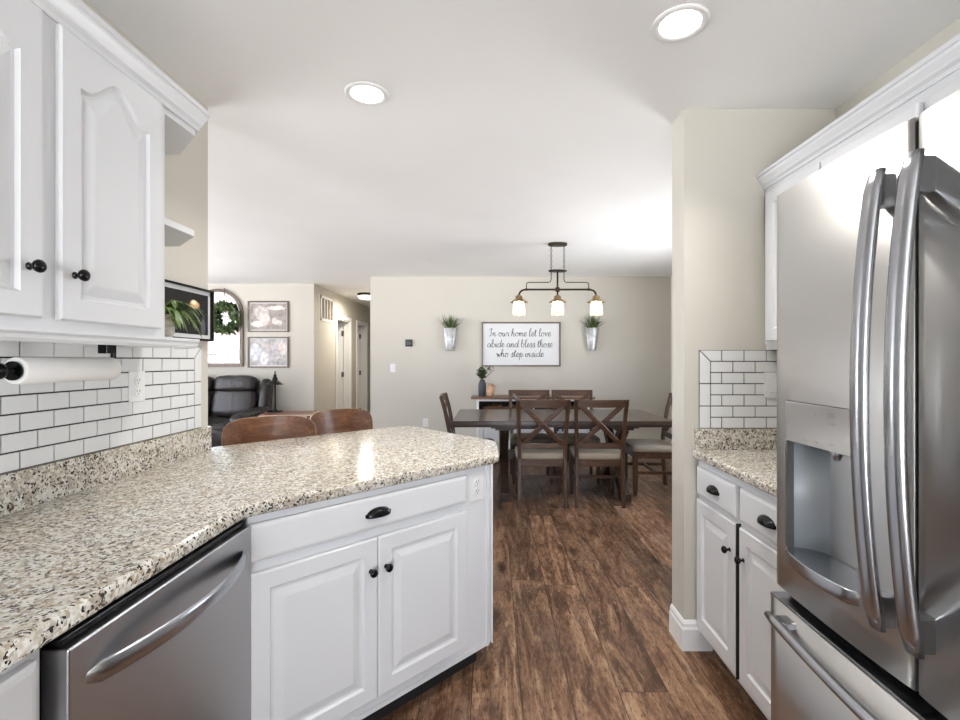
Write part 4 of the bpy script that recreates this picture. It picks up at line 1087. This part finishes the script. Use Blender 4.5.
# ------------------------------------------------------------------ living room
sf = thing('leather_sofa', 'dark brown leather reclining sofa under the arched mirror', 'sofa', (-4.0, 6.6, 0))
obj('base', MB().box(-4.78, -3.30, 6.12, 7.0, .06, .34, .03), M_leather, sf)
for cx in (-3.655, -4.285):
    obj('seat_cushion', MB().pillow((cx, 6.40, .40), (.62, .72, .22), e=.4), M_leather, sf)
    obj('footrest', MB().pillow((cx, 6.05, .28), (.60, .14, .34), e=.4), M_leather, sf)
    Mx = Matrix.Rotation(math.radians(-12), 3, 'X')
    b = obj('back_cushion', MB().pillow((cx, 6.83, .70), (.62, .26, .42), Mx, e=.45), M_leather, sf)
    obj('headrest', MB().pillow((cx, 6.86, .97), (.60, .26, .25), Mx, e=.5), M_leather, b)
for cx in (-3.24, -4.72):
    a = obj('armrest', MB().box(cx - .09, cx + .09, 6.02, 6.95, .06, .54, .04), M_leather, sf)
    obj('arm_pad', MB().pillow((cx, 6.42, .575), (.22, .86, .15), Matrix.Rotation(math.radians(4), 3, 'X'), e=.55), M_leather, a)
obj('back_wing', MB().pillow((-3.27, 6.90, .74), (.13, .22, .62), Matrix.Rotation(math.radians(-14), 3, 'X'), e=.45), M_leather, sf)
for x in (-4.7, -3.3):
    for y in (6.2, 6.9): obj('foot', MB().box(x - .03, x + .03, y - .03, y + .03, 0, .07), M_blackm, sf)

et = thing('end_table', 'reddish brown end table with a pale front edge beside the sofa', 'end table', (-2.83, 6.4, 0), 0)
Me = Matrix.Translation((-2.73, 6.42, 0)) @ Matrix.Rotation(.22, 4, 'Z')
obj('top', MB().box(-.32, .32, -.24, .24, .585, .612, .003).xf(Me), M_redwood, et)
obj('edge_band', MB().box(-.322, .322, -.246, -.2405, .588, .609).xf(Me), M_ply, et, 'pale front edge')
for sx in (-1, 1):
    for sy in (-1, 1): obj('leg', MB().box(sx * .28 - .02, sx * .28 + .02, sy * .19 - .02, sy * .19 + .02, 0, .584).xf(Me), M_redwood, et)
obj('lower_shelf', MB().box(-.29, .29, -.17, .17, .18, .20).xf(Me), M_redwood, et)
lx, ly = -2.95, 6.5
lp = thing('table_lamp', 'slim black table lamp with a flat conical metal shade on the end table', 'lamp', (lx, ly, .612))
obj('base', MB().box(lx - .085, lx + .085, ly - .055, ly + .055, .613, .632, .004).lathe([(.03, .632), (.025, .64), (.01, .655)], (lx, ly, 0)), M_black, lp)
obj('pole', MB().tube([(lx, ly, .63), (lx, ly, 1.0)], .010, 12), M_black, lp)
obj('lamp_shade', MB().lathe([(.108, .985), (.104, .995), (.075, 1.018), (.045, 1.04), (.036, 1.045), (.034, 1.075), (.022, 1.085), (.020, 1.12), (.012, 1.125)], (lx, ly, 0), n=32, cap=False), M_black, lp)
obj('finial', MB().lathe([(.010, 1.12), (.012, 1.13), (.006, 1.14), (.012, 1.15), (.008, 1.165), (.002, 1.17)], (lx, ly, 0), n=14), M_black, lp)

# arched mirror
mxc, myw, ar, mz0 = (217.7 - 492) / 478 * 7.14, 7.17, .375, 1.222
az = 2.385 - ar
am = thing('arched_mirror', 'tall arch-topped mirror in a brown wooden frame above the sofa', 'mirror', (mxc, myw, mz0))
def arch(r, zb):
    pts = [(mxc - r, zb)] + [(mxc + r * math.cos(PI - PI * k / 28), az + r * math.sin(PI * k / 28)) for k in range(29)] + [(mxc + r, zb)]
    return pts
o_, i_ = arch(ar, mz0), arch(ar - .045, mz0 + .045)
obj('frame', MB().rings([[(x, myw - .001, z) for x, z in o_], [(x, myw - .035, z) for x, z in o_], [(x, myw - .035, z) for x, z in i_], [(x, myw - .001, z) for x, z in i_]], loop=True, sm=False), M_framew, am)
o2, i2 = arch(ar - .046, mz0 + .046), arch(ar - .066, mz0 + .066)
obj('inner_trim', MB().rings([[(x, myw - .002, z) for x, z in o2], [(x, myw - .024, z) for x, z in o2], [(x, myw - .020, z) for x, z in i2], [(x, myw - .002, z) for x, z in i2]], loop=True, sm=False), M_trim, am)
g_ = arch(ar - .064, mz0 + .064)
obj('mirror_glass', MB().rings([[(x, myw - .003, z) for x, z in g_], [(x, myw - .012, z) for x, z in g_]], sm=False), M_mirror, am)
mb = MB(); wc = Vector(((222.5 - 492) / 478 * 7.08, 7.08, 1.32 + (360 - 317) / 478 * 7.08)); wr = .185
wcirc = [wc + Vector((wr * math.cos(a), 0, wr * math.sin(a))) for a in [2 * PI * k / 30 for k in range(31)]]
mb.mi = 1; mb.tube(wcirc, .012, 8); mb.mi = 0
for i in range(420):
    a = random.uniform(0, 2 * PI); p = wc + Vector((math.cos(a), 0, math.sin(a))) * (wr + random.uniform(-.045, .045)) + Vector((0, random.uniform(-.04, .03), 0))
    d = Vector((random.uniform(-1, 1), random.uniform(-.7, .2), random.uniform(-1, 1)))
    mb.leaf(p, d, random.uniform(.05, .085), random.uniform(.03, .045), .2, random.uniform(-1.5, 1.5), 3)
wre = thing('leaf_wreath', 'dark green leaf wreath hanging on the arched mirror', 'wreath', wc - Vector((0, 0, .24)))
obj('leaves', mb, [M_leaf, M_soil], wre)
obj('hanger', MB().box(wc.x - .006, wc.x + .006, 7.122, 7.126, wc.z + .17, az + ar + .003).box(wc.x - .006, wc.x + .006, 7.085, 7.123, wc.z + .175, wc.z + .181).box(wc.x - .006, wc.x + .006, 7.1265, 7.14, az + ar + .0005, az + ar + .004), M_framew, wre)

def living_pic(zt, zb, lb, art):
    k = 7.15 / 478; x0, x1 = (247.6 - 492) * k, (288.6 - 492) * k; z1 = 1.32 + (360 - zt) * k; z0 = 1.32 + (360 - zb) * k
    t = thing('framed_photo', lb, 'picture', ((x0 + x1) / 2, 7.17, z0), group='framed photos on the living room wall')
    M = frame((x0, 7.17, z0), (1, 0, 0), (0, -1, 0)); wd, hg = x1 - x0, z1 - z0
    rect_frame(t, M, wd, hg, .022, .025, M_framew)
    obj('mat_board', MB().box(.021, wd - .021, .002, .010, .021, hg - .021).xf(M), M_signw, t)
    obj('photo', MB().box(.034, wd - .034, .0095, .012, .034, hg - .034).xf(M), art, t)
a1 = blobs('soft_photo_of_sleeper', (.30, .26, .235), [(-.11, .29, .13, .11, (.48, .45, .42)), (-.16, .12, .14, .05, (.60, .59, .58)), (-.06, .20, .10, .09, (.58, .52, .48)), (.10, .16, .05, .06, (.56, .53, .50)), (.16, .14, .05, .05, (.52, .49, .46)), (.12, .36, .16, .035, (.62, .58, .55))], .3)
a2 = blobs('soft_photo_of_group', (.42, .40, .40), [(-.20, .24, .10, .14, (.58, .59, .62)), (.02, .30, .05, .06, (.45, .40, .38)), (.06, .20, .08, .12, (.42, .39, .40)), (-.06, .13, .07, .12, (.60, .60, .59)), (.20, .08, .09, .07, (.35, .33, .33)), (.22, .30, .08, .10, (.66, .58, .54))], .4)
living_pic(301, 332, 'upper framed monochrome photo of a sleeping baby beside the mirror', a1)
living_pic(336.8, 367.8, 'lower framed monochrome photo of two people beside the mirror', a2)

# hall vent and light
gv = thing('return_air_grille', 'white return air grille high on the hall wall', 'vent', (HX, 7.72, 1.99))
gy0, gy1, gz0, gz1 = 7.44, 8.02, 1.94, 2.33
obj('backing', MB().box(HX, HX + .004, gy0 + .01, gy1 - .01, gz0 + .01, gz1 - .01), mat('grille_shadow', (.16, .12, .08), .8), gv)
obj('frame', MB().box(HX, HX + .012, gy0, gy1, gz0, gz0 + .035).box(HX, HX + .012, gy0, gy1, gz1 - .035, gz1).box(HX, HX + .012, gy0, gy0 + .035, gz0, gz1).box(HX, HX + .012, gy1 - .035, gy1, gz0, gz1), M_trim, gv)
for i in range(1, 4):
    y = gy0 + .035 + (gy1 - gy0 - .07) * i / 4; obj('slat', MB().box(HX + .004, HX + .011, y - .012, y + .012, gz0 + .035, gz1 - .035), M_trim, gv)
hx, hy = -2.16, 8.25
hl = thing('hall_ceiling_light', 'low round flush ceiling light in the hall', 'ceiling light', (hx, hy, 2.36))
obj('rim', MB().lathe([(.16, H), (.165, H - .02), (.15, H - .045)], (hx, hy, 0), n=32), M_darkbronze, hl)
obj('glass_bowl', MB().lathe([(.148, H - .046), (.135, H - .075), (.09, H - .095), (.02, H - .10)], (hx, hy, 0), n=32), M_hlamp, hl)

l = bpy.data.lights.new('hall_lamp', 'AREA'); l.shape = 'DISK'; l.size = .2; l.energy = 15; l.color = (1, .92, .8)
o = bpy.data.objects.new('hall_lamp', l); C.objects.link(o); o.parent = hl; o.location = (0, 0, -.005)
